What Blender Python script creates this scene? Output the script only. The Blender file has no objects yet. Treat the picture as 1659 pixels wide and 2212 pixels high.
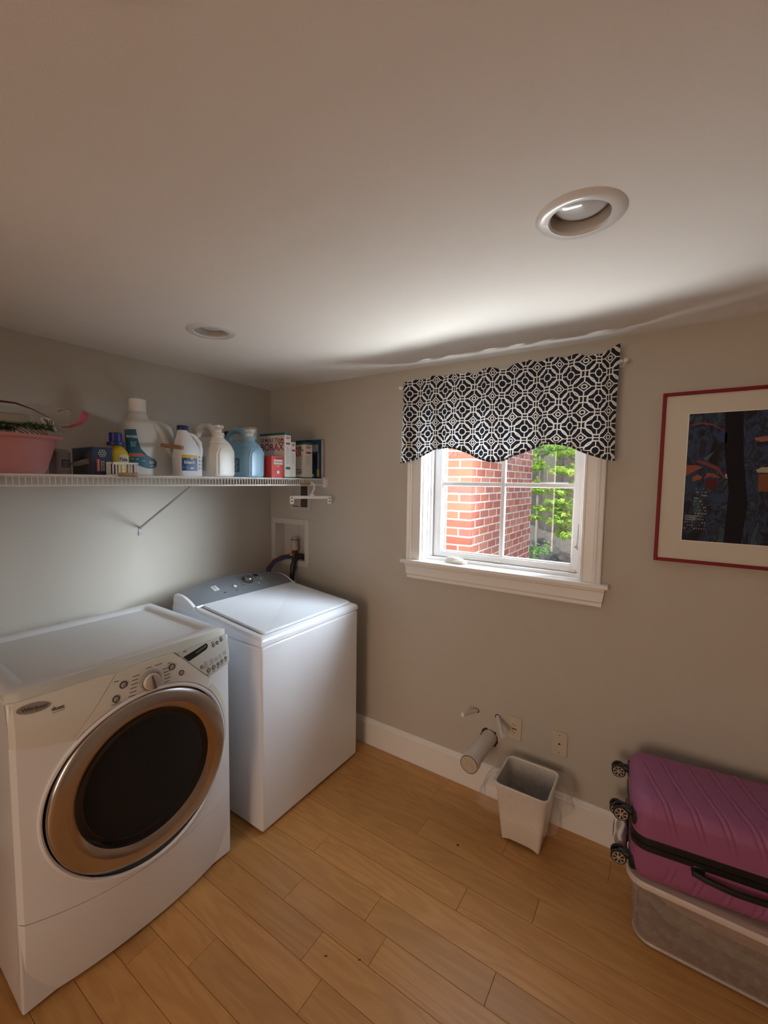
import bpy, bmesh, math, random
from mathutils import Vector, Matrix
PI = math.pi
rnd = random.Random(7)
S = bpy.context.scene
COL = S.collection

# ---------------------------------------------------------------- camera
cam_d = bpy.data.cameras.new('camera'); cam = bpy.data.objects.new('camera', cam_d); COL.objects.link(cam)
CP = Vector((2.3282, -2.0716, 1.6155)); YAW, PIT, ROL, FPX = 0.5845, -0.0736, 0.0140, 925.4
fw = Vector((-math.sin(YAW)*math.cos(PIT), math.cos(YAW)*math.cos(PIT), math.sin(PIT)))
rt0 = Vector((math.cos(YAW), math.sin(YAW), 0)); up0 = rt0.cross(fw)
rt = math.cos(ROL)*rt0 + math.sin(ROL)*up0; up = -math.sin(ROL)*rt0 + math.cos(ROL)*up0
mw = Matrix((rt, up, -fw)).transposed().to_4x4(); mw.translation = CP
cam.matrix_world = mw
cam_d.sensor_fit = 'VERTICAL'; cam_d.sensor_height = 36.0; cam_d.lens = 36.0*FPX/2212; cam_d.clip_start = 0.02
S.camera = cam
S.view_settings.view_transform = 'Standard'; S.view_settings.look = 'None'
S.view_settings.gamma = 1.0; S.view_settings.use_curve_mapping = False
S.view_settings.exposure = 0.08

# ---------------------------------------------------------------- world and lights
w = bpy.data.worlds.new('sky'); S.world = w; w.use_nodes = True
nt = w.node_tree; nt.nodes.clear()
sky = nt.nodes.new('ShaderNodeTexSky'); sky.sky_type = 'NISHITA'; sky.sun_disc = False
sky.sun_elevation = math.radians(50); sky.sun_rotation = math.radians(200)
bg = nt.nodes.new('ShaderNodeBackground'); bg.inputs['Strength'].default_value = 0.20
ow = nt.nodes.new('ShaderNodeOutputWorld')
nt.links.new(sky.outputs[0], bg.inputs[0]); nt.links.new(bg.outputs[0], ow.inputs[0])

def lamp(name, typ, loc, aim, energy, color, **k):
    d = bpy.data.lights.new(name, typ); d.energy = energy; d.color = color
    for a, v in k.items(): setattr(d, a, v)
    o = bpy.data.objects.new(name, d); COL.objects.link(o); o.location = loc
    o.rotation_euler = (Vector(aim)-Vector(loc)).to_track_quat('-Z', 'Y').to_euler()
    return o
lamp('sun', 'SUN', (1.5, -3, 8), (0.9, 1.2, 0), 6.0, (1.0, .95, .86), angle=math.radians(2))
# unseen area lamps added outside the window to boost sky light and ground bounce
lamp('sky_fill', 'AREA', (2.95, .74, 2.20), (.5, -.76, 1.25), 118, (.77, .89, 1.0), shape='RECTANGLE', size=.9, size_y=1.7, spread=math.radians(84))
lamp('zenith_fill', 'AREA', (1.62, .62, 2.75), (1.6, -.02, 1.2), 3.5, (.90, .96, 1.0), shape='RECTANGLE', size=1.2, size_y=.6, spread=math.radians(70))
lamp('bounce_fill', 'AREA', (1.60, .31, 1.03), (1.55, .12, 2.22), 54, (.97, 1.0, .98), shape='RECTANGLE', size=1.0, size_y=.26)
# warm fill lamp added behind the camera to brighten walls and ceiling
lamp('warm_fill', 'AREA', (1.55, -4.75, 1.35), (1.8, 0, 1.60), 47, (1.0, .73, .54), shape='RECTANGLE', size=1.4, size_y=1.6)

# ---------------------------------------------------------------- materials
MATS = {}
def _base(name):
    m = bpy.data.materials.new(name); m.use_nodes = True; MATS[name] = m
    return m, m.node_tree, m.node_tree.nodes['Principled BSDF']
def mat(name, col, rough=.5, metal=0, spec=.5, trans=0, alpha=1, bump=0, bscale=200, var=0, vscale=8, ior=1.45, coat=0, emit=None, sss=0):
    if name in MATS: return MATS[name]
    m, t, b = _base(name)
    b.inputs['Base Color'].default_value = (*col, 1); b.inputs['Roughness'].default_value = rough
    b.inputs['Metallic'].default_value = metal; b.inputs['Specular IOR Level'].default_value = spec
    b.inputs['Transmission Weight'].default_value = trans; b.inputs['Alpha'].default_value = alpha
    b.inputs['IOR'].default_value = ior; b.inputs['Coat Weight'].default_value = coat
    if sss: b.inputs['Subsurface Weight'].default_value = sss; b.inputs['Subsurface Radius'].default_value = (.05, .05, .05)
    tc = t.nodes.new('ShaderNodeTexCoord')
    n = t.nodes.new('ShaderNodeTexNoise'); n.inputs['Scale'].default_value = vscale; n.inputs['Detail'].default_value = 4
    t.links.new(tc.outputs['Object'], n.inputs['Vector'])
    if var:
        mx = t.nodes.new('ShaderNodeMix'); mx.data_type = 'RGBA'
        mx.inputs['A'].default_value = (*[c*(1-var) for c in col], 1); mx.inputs['B'].default_value = (*[min(1, c*(1+var)) for c in col], 1)
        t.links.new(n.outputs['Fac'], mx.inputs['Factor']); t.links.new(mx.outputs['Result'], b.inputs['Base Color'])
    if bump:
        n2 = t.nodes.new('ShaderNodeTexNoise'); n2.inputs['Scale'].default_value = bscale
        t.links.new(tc.outputs['Object'], n2.inputs['Vector'])
        bp = t.nodes.new('ShaderNodeBump'); bp.inputs['Strength'].default_value = bump; bp.inputs['Distance'].default_value = .002
        t.links.new(n2.outputs['Fac'], bp.inputs['Height']); t.links.new(bp.outputs['Normal'], b.inputs['Normal'])
    return m
def film(name, col, dens, rough=.2, gloss=.25, bump=0, bscale=40):
    """thin translucent sheet: part of the light passes straight through"""
    if name in MATS: return MATS[name]
    m, t, b = _base(name)
    b.inputs['Base Color'].default_value = (*col, 1); b.inputs['Roughness'].default_value = rough
    tr = t.nodes.new('ShaderNodeBsdfTransparent'); mx = t.nodes.new('ShaderNodeMixShader')
    n = t.nodes.new('ShaderNodeTexNoise'); n.inputs['Scale'].default_value = bscale; n.inputs['Detail'].default_value = 3
    tc = t.nodes.new('ShaderNodeTexCoord'); t.links.new(tc.outputs['Object'], n.inputs['Vector'])
    mr = t.nodes.new('ShaderNodeMapRange'); mr.inputs['From Min'].default_value = .3; mr.inputs['From Max'].default_value = .7
    mr.inputs['To Min'].default_value = dens*.85; mr.inputs['To Max'].default_value = min(1, dens*1.15)
    t.links.new(n.outputs['Fac'], mr.inputs['Value']); t.links.new(mr.outputs[0], mx.inputs[0])
    t.links.new(tr.outputs[0], mx.inputs[1]); t.links.new(b.outputs[0], mx.inputs[2])
    if bump:
        bp = t.nodes.new('ShaderNodeBump'); bp.inputs['Strength'].default_value = bump; bp.inputs['Distance'].default_value = .004
        t.links.new(n.outputs['Fac'], bp.inputs['Height']); t.links.new(bp.outputs['Normal'], b.inputs['Normal'])
    t.links.new(mx.outputs[0], t.nodes['Material Output'].inputs['Surface'])
    return m
def window_glass():
    m, t, b = _base('window_glass')
    gl = t.nodes.new('ShaderNodeBsdfGlossy'); gl.inputs['Roughness'].default_value = .02
    tr = t.nodes.new('ShaderNodeBsdfTransparent'); lw = t.nodes.new('ShaderNodeLayerWeight'); lw.inputs['Blend'].default_value = .5
    p5 = t.nodes.new('ShaderNodeMath'); p5.operation = 'POWER'; p5.inputs[1].default_value = 5; t.links.new(lw.outputs['Facing'], p5.inputs[0])
    fr = t.nodes.new('ShaderNodeMath'); fr.operation = 'MULTIPLY_ADD'; fr.inputs[1].default_value = .9; fr.inputs[2].default_value = .05; t.links.new(p5.outputs[0], fr.inputs[0])
    mx = t.nodes.new('ShaderNodeMixShader')
    t.links.new(fr.outputs[0], mx.inputs[0]); t.links.new(tr.outputs[0], mx.inputs[1]); t.links.new(gl.outputs[0], mx.inputs[2])
    # faint dust film on the glass, strengthened to imitate bright haze
    df = t.nodes.new('ShaderNodeBsdfDiffuse'); df.inputs['Color'].default_value = (.8, .85, .9, 1)
    n = t.nodes.new('ShaderNodeTexNoise'); n.inputs['Scale'].default_value = 30; n.inputs['Detail'].default_value = 6
    mr = t.nodes.new('ShaderNodeMapRange'); mr.inputs['From Min'].default_value = .45; mr.inputs['From Max'].default_value = .8
    mr.inputs['To Min'].default_value = .006; mr.inputs['To Max'].default_value = .05
    t.links.new(n.outputs['Fac'], mr.inputs['Value'])
    m2 = t.nodes.new('ShaderNodeMixShader'); t.links.new(mr.outputs[0], m2.inputs[0])
    t.links.new(mx.outputs[0], m2.inputs[1]); t.links.new(df.outputs[0], m2.inputs[2])
    t.links.new(m2.outputs[0], t.nodes['Material Output'].inputs['Surface'])
    return m
def wood_floor():
    m, t, b = _base('floor_wood'); L = t.links.new; N = t.nodes.new
    tc = N('ShaderNodeTexCoord'); oi = N('ShaderNodeObjectInfo')
    off = N('ShaderNodeVectorMath'); off.operation = 'MULTIPLY_ADD'
    cb = N('ShaderNodeCombineXYZ')
    for i in range(3): L(oi.outputs['Random'], cb.inputs[i])
    L(cb.outputs[0], off.inputs[0]); off.inputs[1].default_value = (37, 61, 23); L(tc.outputs['Object'], off.inputs[2])
    mp = N('ShaderNodeMapping'); mp.inputs['Scale'].default_value = (1.3, 9, 1); L(off.outputs[0], mp.inputs['Vector'])
    n1 = N('ShaderNodeTexNoise'); n1.inputs['Scale'].default_value = 1.2; n1.inputs['Detail'].default_value = 2; n1.inputs['Distortion'].default_value = .4
    L(mp.outputs[0], n1.inputs['Vector'])
    s = N('ShaderNodeMath'); s.operation = 'MULTIPLY'; s.inputs[1].default_value = 46; L(n1.outputs['Fac'], s.inputs[0])
    sn = N('ShaderNodeMath'); sn.operation = 'SINE'; L(s.outputs[0], sn.inputs[0])
    mp2 = N('ShaderNodeMapping'); mp2.inputs['Scale'].default_value = (5, 240, 1); L(off.outputs[0], mp2.inputs['Vector'])
    n2 = N('ShaderNodeTexNoise'); n2.inputs['Scale'].default_value = 1; n2.inputs['Detail'].default_value = 5; L(mp2.outputs[0], n2.inputs['Vector'])
    a = N('ShaderNodeMapRange'); a.inputs['From Min'].default_value = -1; a.inputs['From Max'].default_value = 1; L(sn.outputs[0], a.inputs['Value'])
    mxf = N('ShaderNodeMix'); mxf.inputs['Factor'].default_value = .68; L(a.outputs[0], mxf.inputs['A']); L(n2.outputs['Fac'], mxf.inputs['B'])
    cr = N('ShaderNodeValToRGB'); e = cr.color_ramp.elements
    e[0].position = .0; e[0].color = (.45, .215, .066, 1); e[1].position = .85; e[1].color = (.62, .335, .118, 1)
    L(mxf.outputs[0], cr.inputs['Fac'])
    hs = N('ShaderNodeHueSaturation'); L(cr.outputs[0], hs.inputs['Color'])
    vr = N('ShaderNodeMapRange'); vr.inputs['To Min'].default_value = .90; vr.inputs['To Max'].default_value = 1.08; L(oi.outputs['Random'], vr.inputs['Value'])
    L(vr.outputs[0], hs.inputs['Value']); L(hs.outputs[0], b.inputs['Base Color'])
    b.inputs['Roughness'].default_value = .36; b.inputs['Specular IOR Level'].default_value = .45
    bp = N('ShaderNodeBump'); bp.inputs['Strength'].default_value = .08; bp.inputs['Distance'].default_value = .001
    L(n2.outputs['Fac'], bp.inputs['Height']); L(bp.outputs[0], b.inputs['Normal'])
    return m
def trellis_fabric():
    m, t, b = _base('trellis_fabric'); L = t.links.new
    def mth(op, *v):
        n = t.nodes.new('ShaderNodeMath'); n.operation = op
        for i, x in enumerate(v):
            if isinstance(x, (int, float)): n.inputs[i].default_value = x
            else: L(x, n.inputs[i])
        return n.outputs[0]
    uv = t.nodes.new('ShaderNodeUVMap'); sp = t.nodes.new('ShaderNodeSeparateXYZ'); L(uv.outputs[0], sp.inputs[0])
    PX, PY = .126, .106
    def cell(ox, oy):
        u = mth('SUBTRACT', mth('FRACT', mth('ADD', mth('DIVIDE', sp.outputs[0], PX), ox)), .5)
        v = mth('SUBTRACT', mth('FRACT', mth('ADD', mth('DIVIDE', sp.outputs[1], PY), oy)), .5)
        return mth('ABSOLUTE', u), mth('ABSOLUTE', v)
    def length(x, y): return mth('SQRT', mth('ADD', mth('MULTIPLY', x, x), mth('MULTIPLY', y, y)))
    W_ = .023
    def ring(x, y, r, w=W_): return mth('LESS_THAN', mth('ABSOLUTE', mth('SUBTRACT', length(x, y), r)), w)
    def mx(*l):
        o = l[0]
        for q in l[1:]: o = mth('MAXIMUM', o, q)
        return o
    ax, ay = cell(0, 0); bx, by = cell(.5, .5)
    els = [ring(ax, ay, .155), ring(ax, ay, .385), ring(bx, by, .385), ring(bx, by, .075, .02)]
    dm = mth('LESS_THAN', mth('ABSOLUTE', mth('SUBTRACT', mth('ADD', bx, by), .205)), .028); els.append(dm)
    for x, y in ((ax, ay), (ay, ax)):
        els.append(mth('MULTIPLY', mth('LESS_THAN', y, .018), mth('MULTIPLY', mth('GREATER_THAN', x, .155), mth('LESS_THAN', x, .385))))
    for x, y in ((bx, by), (by, bx)):
        els.append(mth('MULTIPLY', mth('LESS_THAN', y, .018), mth('MULTIPLY', mth('GREATER_THAN', x, .205), mth('LESS_THAN', x, .5))))
    pat = mx(*els)
    mix = t.nodes.new('ShaderNodeMix'); mix.data_type = 'RGBA'
    mix.inputs['A'].default_value = (.011, .014, .026, 1); mix.inputs['B'].default_value = (.80, .78, .72, 1)
    L(pat, mix.inputs['Factor']); L(mix.outputs['Result'], b.inputs['Base Color']); b.inputs['Roughness'].default_value = .9
    tl = t.nodes.new('ShaderNodeBsdfTranslucent'); L(mix.outputs['Result'], tl.inputs['Color'])
    ms = t.nodes.new('ShaderNodeMixShader'); ms.inputs[0].default_value = .20
    L(b.outputs[0], ms.inputs[1]); L(tl.outputs[0], ms.inputs[2]); L(ms.outputs[0], t.nodes['Material Output'].inputs['Surface'])
    return m
def brushed(name, col, rough=.3):
    m = mat(name, col, rough, 1.0); t = m.node_tree; b = t.nodes['Principled BSDF']
    b.inputs['Anisotropic'].default_value = .5
    return m
def art_print():
    m, t, b = _base('art_print'); L = t.links.new; N = t.nodes.new
    tc = N('ShaderNodeTexCoord')
    mp = N('ShaderNodeMapping'); mp.inputs['Scale'].default_value = (9, 1, 5); L(tc.outputs['Object'], mp.inputs[0])
    n = N('ShaderNodeTexNoise'); n.inputs['Scale'].default_value = 1.6; n.inputs['Detail'].default_value = 7; n.inputs['Distortion'].default_value = 1.6; L(mp.outputs[0], n.inputs['Vector'])
    cr = N('ShaderNodeValToRGB'); c = cr.color_ramp
    c.elements[0].position = .30; c.elements[0].color = (.012, .011, .014, 1); c.elements[1].position = .78; c.elements[1].color = (.05, .035, .03, 1)
    for p, q in ((.42, (.020, .020, .032)), (.50, (.035, .055, .11)), (.56, (.022, .02, .03)), (.64, (.04, .085, .10))):
        e = c.elements.new(p); e.color = (*q, 1)
    L(n.outputs['Fac'], cr.inputs[0]); L(cr.outputs[0], b.inputs['Base Color']); b.inputs['Roughness'].default_value = .6; b.inputs['Specular IOR Level'].default_value = .15
    return m

M_wall = mat('wall_paint', (.50, .462, .40), .75, bump=.12, bscale=260, var=.02)
M_ceil = mat('ceiling_paint', (.85, .835, .80), .85, bump=.15, bscale=300, var=.015)
M_trim = mat('trim_paint', (.80, .79, .76), .32)
M_white = mat('appliance_white', (.80, .82, .86), .22, coat=.3)
M_cream = mat('console_cream', (.74, .735, .67), .25, coat=.4)
M_greyp = mat('console_grey_panel', (.58, .59, .54), .3, coat=.3)
M_seam = mat('seam_dark', (.06, .055, .05), .7)
M_black = mat('black_plastic', (.012, .012, .013), .35)
M_blackgloss = mat('black_gloss', (.008, .008, .01), .12)
M_dark = mat('dark_void', (.01, .009, .008), .9)
M_plwhite = mat('plastic_white', (.78, .77, .74), .4)
M_steel = brushed('brushed_steel', (.55, .52, .50), .27)
M_bronze = brushed('bronze_bevel', (.50, .40, .34), .24)
M_chrome = mat('chrome', (.8, .8, .8), .12, 1.0)
M_text = mat('ink_dark', (.05, .05, .05), .6)
M_wood = wood_floor()
M_glass = window_glass()
M_sash = mat('sash_white', (.86, .87, .88), .3)

# ---------------------------------------------------------------- mesh helpers
def T(a, b, t): return a+(b-a)*t
class MB:
    def __init__(s): s.v = []; s.f = []; s.m = []; s.mi = 0; s.uv = None
    def add(s, vs, fs, mi=None):
        o = len(s.v); s.v += [tuple(v) for v in vs]; s.f += [tuple(i+o for i in f) for f in fs]; s.m += [s.mi if mi is None else mi]*len(fs); return s
    def box(s, x0, x1, y0, y1, z0, z1, mi=None):
        v = [(x, y, z) for x in (x0, x1) for y in (y0, y1) for z in (z0, z1)]
        return s.add(v, [(0, 1, 3, 2), (4, 6, 7, 5), (0, 4, 5, 1), (2, 3, 7, 6), (0, 2, 6, 4), (1, 5, 7, 3)], mi)
    def tube(s, path, r, seg=8, closed=False, mi=None, caps=True, flat=1.0):
        P = [Vector(p) for p in path]; n = len(P); R = r if isinstance(r, (list, tuple)) else [r]*n
        vs = []; prev = None
        for i in range(n):
            a = P[(i-1) % n] if (closed or i > 0) else P[i]; b = P[(i+1) % n] if (closed or i < n-1) else P[i]
            d = (b-a).normalized()
            if prev is None:
                u = d.cross(Vector((0, 0, 1)));
                if u.length < 1e-3: u = d.cross(Vector((0, 1, 0)))
                u.normalize()
            else:
                u = (prev-d*prev.dot(d)).normalized()
            prev = u; w_ = d.cross(u)
            for k in range(seg):
                t = 2*PI*k/seg; vs.append(P[i]+R[i]*(math.cos(t)*u+flat*math.sin(t)*w_))
        fs = []
        for i in range(n if closed else n-1):
            j = (i+1) % n
            for k in range(seg):
                l = (k+1) % seg; fs.append((i*seg+k, i*seg+l, j*seg+l, j*seg+k))
        if caps and not closed: fs += [tuple(range(seg))[::-1], tuple(range((n-1)*seg, n*seg))]
        return s.add(vs, fs, mi)
    def lathe(s, prof, c, axis='z', seg=32, mi=None, cap0=True, cap1=True):
        """prof: (radius, height along axis)"""
        vs = []
        for r, h in prof:
            for k in range(seg):
                t = 2*PI*k/seg; a, b = r*math.cos(t), r*math.sin(t)
                p = (a, b, h) if axis == 'z' else (h, a, b) if axis == 'x' else (a, h, b)
                vs.append((c[0]+p[0], c[1]+p[1], c[2]+p[2]))
        fs = []
        for i in range(len(prof)-1):
            for k in range(seg):
                l = (k+1) % seg; fs.append((i*seg+k, i*seg+l, (i+1)*seg+l, (i+1)*seg+k))
        if cap0: fs.append(tuple(range(seg))[::-1])
        if cap1: fs.append(tuple(range((len(prof)-1)*seg, len(prof)*seg)))
        return s.add(vs, fs, mi)
    def loft(s, secs, seg=32, mi=None):
        """secs: (cx, cy, z, a, b, n) superellipse sections stacked along z"""
        vs = []
        for cx, cy, z, a, b, n in secs:
            for k in range(seg):
                t = 2*PI*(k+.5)/seg; c_, s_ = math.cos(t), math.sin(t)
                vs.append((cx+a*math.copysign(abs(c_)**(2/n), c_), cy+b*math.copysign(abs(s_)**(2/n), s_), z))
        fs = []
        for i in range(len(secs)-1):
            for k in range(seg):
                l = (k+1) % seg; fs.append((i*seg+k, i*seg+l, (i+1)*seg+l, (i+1)*seg+k))
        fs += [tuple(range(seg))[::-1], tuple(range((len(secs)-1)*seg, len(secs)*seg))]
        return s.add(vs, fs, mi)
    def prism(s, poly, axis, a, b, mi=None):
        n = len(poly); vs = []
        for h in (a, b):
            for p, q in poly: vs.append((h, p, q) if axis == 'x' else (p, h, q) if axis == 'y' else (p, q, h))
        fs = [tuple(range(n))[::-1], tuple(range(n, 2*n))]+[(i, (i+1) % n, n+(i+1) % n, n+i) for i in range(n)]
        return s.add(vs, fs, mi)
    def grid(s, nu, nv, fn, mi=None, uvfn=None):
        vs = [fn(i/nu, j/nv) for j in range(nv+1) for i in range(nu+1)]
        fs = [(j*(nu+1)+i, j*(nu+1)+i+1, (j+1)*(nu+1)+i+1, (j+1)*(nu+1)+i) for j in range(nv) for i in range(nu)]
        if uvfn: s.uv = [uvfn(i/nu, j/nv) for j in range(nv+1) for i in range(nu+1)]
        return s.add(vs, fs, mi)
    def build(s, name, mats, parent=None, bevel=0, bseg=2, smooth=True, fixn=True, solid=0, local=False, ang=.6, sub=0):
        me = bpy.data.meshes.new(name); me.from_pydata([tuple(v) for v in s.v], [], s.f)
        if not isinstance(mats, (list, tuple)): mats = [mats]
        for q in mats: me.materials.append(q)
        me.polygons.foreach_set('material_index', s.m)
        if s.uv:
            l = me.uv_layers.new(name='UVMap')
            for lp in me.loops: l.data[lp.index].uv = s.uv[lp.vertex_index]
        if fixn:
            bm = bmesh.new(); bm.from_mesh(me); bmesh.ops.recalc_face_normals(bm, faces=bm.faces); bm.to_mesh(me); bm.free()
        if smooth:
            me.polygons.foreach_set('use_smooth', [True]*len(me.polygons)); me.set_sharp_from_angle(angle=ang)
        o = bpy.data.objects.new(name, me); COL.objects.link(o)
        if parent is not None:
            if not local: me.transform(wm(parent).inverted())
            o.parent = parent
        if sub:
            md = o.modifiers.new('subdivision', 'SUBSURF'); md.levels = sub; md.render_levels = sub
        if bevel:
            md = o.modifiers.new('bevel', 'BEVEL'); md.width = bevel; md.segments = bseg; md.limit_method = 'ANGLE'; md.angle_limit = .7
            md.harden_normals = False
        if solid:
            md = o.modifiers.new('solidify', 'SOLIDIFY'); md.thickness = solid; md.offset = 0
        return o
def wm(o):
    m = Matrix.LocRotScale(o.location, o.rotation_euler, o.scale)
    return wm(o.parent) @ m if o.parent else m
def tag(o, label, cat, group=None, kind=None):
    o['label'] = label; o['category'] = cat
    if group: o['group'] = group
    if kind: o['kind'] = kind
    return o
def thing(name, loc, label, cat, rz=0, group=None):
    o = bpy.data.objects.new(name, None); COL.objects.link(o); o.location = loc; o.rotation_euler = (0, 0, rz)
    o.empty_display_size = .05
    return tag(o, label, cat, group)
def struct(name, loc=(0, 0, 0)):
    o = bpy.data.objects.new(name, None); COL.objects.link(o); o.location = loc; o['kind'] = 'structure'; return o
def copy_tree(o, parent=None, name=None):
    c = o.copy(); COL.objects.link(c); c.parent = parent
    for ch in [q for q in bpy.data.objects if q.parent == o]: copy_tree(ch, c)
    return c
def remesh_map(poly, surf, thick=.001, du=.012, axis='x', cuts=True):
    """a flat outline (p, q) laid on the surface h = surf(p, q), with thickness; finely cut so that it follows it"""
    bm = bmesh.new(); vs = [bm.verts.new((p, q, 0)) for p, q in poly]; bm.faces.new(vs)
    if cuts:
        for k in (0, 1):
            lo = min(p[k] for p in poly); hi = max(p[k] for p in poly); n = int((hi-lo)/du)
            for i in range(1, n+1):
                co = [0, 0, 0]; co[k] = lo+(hi-lo)*i/(n+1); no = [0, 0, 0]; no[k] = 1
                bmesh.ops.bisect_plane(bm, geom=bm.verts[:]+bm.edges[:]+bm.faces[:], plane_co=co, plane_no=no)
    r = bmesh.ops.extrude_face_region(bm, geom=bm.faces[:])
    top = {v for v in r['geom'] if isinstance(v, bmesh.types.BMVert)}
    for v in bm.verts:
        h = surf(v.co.x, v.co.y)+(thick if v in top else -.0006)
        p, q = v.co.x, v.co.y
        v.co = (h, p, q) if axis == 'x' else (p, h, q) if axis == 'y' else (p, q, h)
    bmesh.ops.recalc_face_normals(bm, faces=bm.faces)
    m = MB(); bm.verts.index_update(); m.add([v.co.copy() for v in bm.verts], [tuple(v.index for v in f.verts) for f in bm.faces]); bm.free()
    return m
def text2d(txt, size, bold=0, shear=0, space=1.0):
    cu = bpy.data.curves.new('t', 'FONT'); cu.body = txt; cu.size = size; cu.align_x = 'CENTER'; cu.align_y = 'CENTER'
    cu.offset = bold; cu.shear = shear; cu.resolution_u = 3; cu.space_character = space
    ob = bpy.data.objects.new('t', cu); COL.objects.link(ob)
    dg = bpy.context.evaluated_depsgraph_get(); me = bpy.data.meshes.new_from_object(ob.evaluated_get(dg))
    V = [(v.co.x, v.co.y) for v in me.vertices]; F = [tuple(p.vertices) for p in me.polygons]
    bpy.data.objects.remove(ob); bpy.data.curves.remove(cu); bpy.data.meshes.remove(me)
    return V, F
def lettering(txt, size, place, mat_, parent, name='lettering', sx=1, **k):
    """place(p, q) -> world point; letters are thin flat print"""
    V, F = text2d(txt, size, **k); m = MB(); m.add([place(p*sx, q) for p, q in V], F)
    return m.build(name, mat_, parent, smooth=False, fixn=False)

# ================================================================ ROOM
H = 2.224; RX = 3.55; RY = -3.45; WT = .16
M_matt = mat('plaster_back', (.6, .58, .55), .9)
# --- floor: sub-floor slab and separate planks
fl = MB().box(-.12, RX+.12, RY-.12, WT, -.06, -.0125).build('floor', mat('subfloor', (.10, .06, .035), .9)); fl['kind'] = 'structure'
PW = .1125; joints = {3: [1.448], 4: [1.994, 3.1], 5: [1.123, 2.61], 6: [1.744, 2.9], 7: [.62, 1.175*0+1.48, 1.937, 3.05], 8: [1.175, 1.577, 2.5], 9: [1.38, 2.35], 10: [1.474, 2.1, 3.2]}
joints[5] = [1.744, 2.9]; joints[6] = [1.123, 2.61]; joints[7] = [1.48, 1.937, 3.05]; joints[8] = [1.175, 1.577, 2.5]
plank_n = 0
for m_ in range(0, 32):
    y1 = .018-PW*m_; y0 = y1-PW
    y1 = min(y1, -.001)
    if y1-y0 < .02 or y0 < RY: y0 = max(y0, RY)
    if y1-y0 < .01: continue
    js = joints.get(m_)
    if js is None:
        js = []; x = rnd.uniform(.3, 1.1)
        while x < RX-.3: js.append(x); x += rnd.uniform(.75, 1.5)
    xs = [.002]+js+[RX-.002]
    for a, b in zip(xs, xs[1:]):
        p = MB().box(0, b-a-.0008, 0, y1-y0-.0010, 0, .0125)
        o = p.build('plank', M_wood, fl, bevel=.0011, bseg=1, local=True, smooth=False)
        o.location = (a+.0004, y0+.0005, -.0125-rnd.uniform(0, .0002)); plank_n += 1
# --- walls
def wall_holes(u0, u1, z0, z1, holes, place, t):
    us = sorted({u0, u1, *[h[0] for h in holes], *[h[1] for h in holes]}); zs = sorted({z0, z1, *[h[2] for h in holes], *[h[3] for h in holes]})
    m = MB(); inh = lambda u, z: any(h[0] < u < h[1] and h[2] < z < h[3] for h in holes)
    for i in range(len(us)-1):
        for j in range(len(zs)-1):
            if inh((us[i]+us[i+1])/2, (zs[j]+zs[j+1])/2): continue
            q = [(us[i], zs[j]), (us[i+1], zs[j]), (us[i+1], zs[j+1]), (us[i], zs[j+1])]
            m.add([place(u, 0, z) for u, z in q], [(0, 1, 2, 3)]); m.add([place(u, t, z) for u, z in q], [(0, 3, 2, 1)])
    for h in holes+[(u0, u1, z0, z1)]:
        for a, b in (((h[0], h[2]), (h[1], h[2])), ((h[1], h[2]), (h[1], h[3])), ((h[1], h[3]), (h[0], h[3])), ((h[0], h[3]), (h[0], h[2]))):
            m.add([place(a[0], 0, a[1]), place(b[0], 0, b[1]), place(b[0], t, b[1]), place(a[0], t, a[1])], [(0, 1, 2, 3)])
    return m
WX0, WX1, WZ0, WZ1 = 1.206, 2.020, 1.180, 2.010          # window opening
BX0, BX1, BZ0, BZ1 = .050, .332, 1.066, 1.312           # supply box recess
wb = wall_holes(-WT, RX+WT, -.06, H, [(WX0, WX1, WZ0, WZ1), (BX0, BX1, BZ0, BZ1)], lambda u, d, z: (u, d, z), WT).build('wall_back', M_wall, smooth=False); wb['kind'] = 'structure'
for nm, b_ in (('wall_left', (-WT, 0, RY-WT, 0)), ('wall_right', (RX, RX+WT, RY-WT, 0))):
    o = MB().box(b_[0], b_[1], b_[2], b_[3], -.06, H).build(nm, M_wall, smooth=False); o['kind'] = 'structure'
wf = wall_holes(0, RX, -.06, H, [(.95, 2.7, -.06+.06, 2.06)], lambda u, d, z: (u, RY-d, z), WT).build('wall_front', M_wall, smooth=False); wf['kind'] = 'structure'  # unseen doorway, its opening sized to let the added warm fill through
# hall beyond the doorway
hf = MB().box(1.2, 4.4, RY-WT-1.6, RY-WT, -.06, 0).build('floor_hall', mat('hall_floor', (.42, .24, .11), .4)); hf['kind'] = 'structure'
hw = MB().box(1.2, 4.4, RY-WT-1.7, RY-WT-1.6, 0, H).box(1.1, 1.2, RY-WT-1.7, RY-WT, 0, H).box(4.4, 4.5, RY-WT-1.7, RY-WT, 0, H).build('wall_hall', M_wall, smooth=False); hw['kind'] = 'structure'
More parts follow.
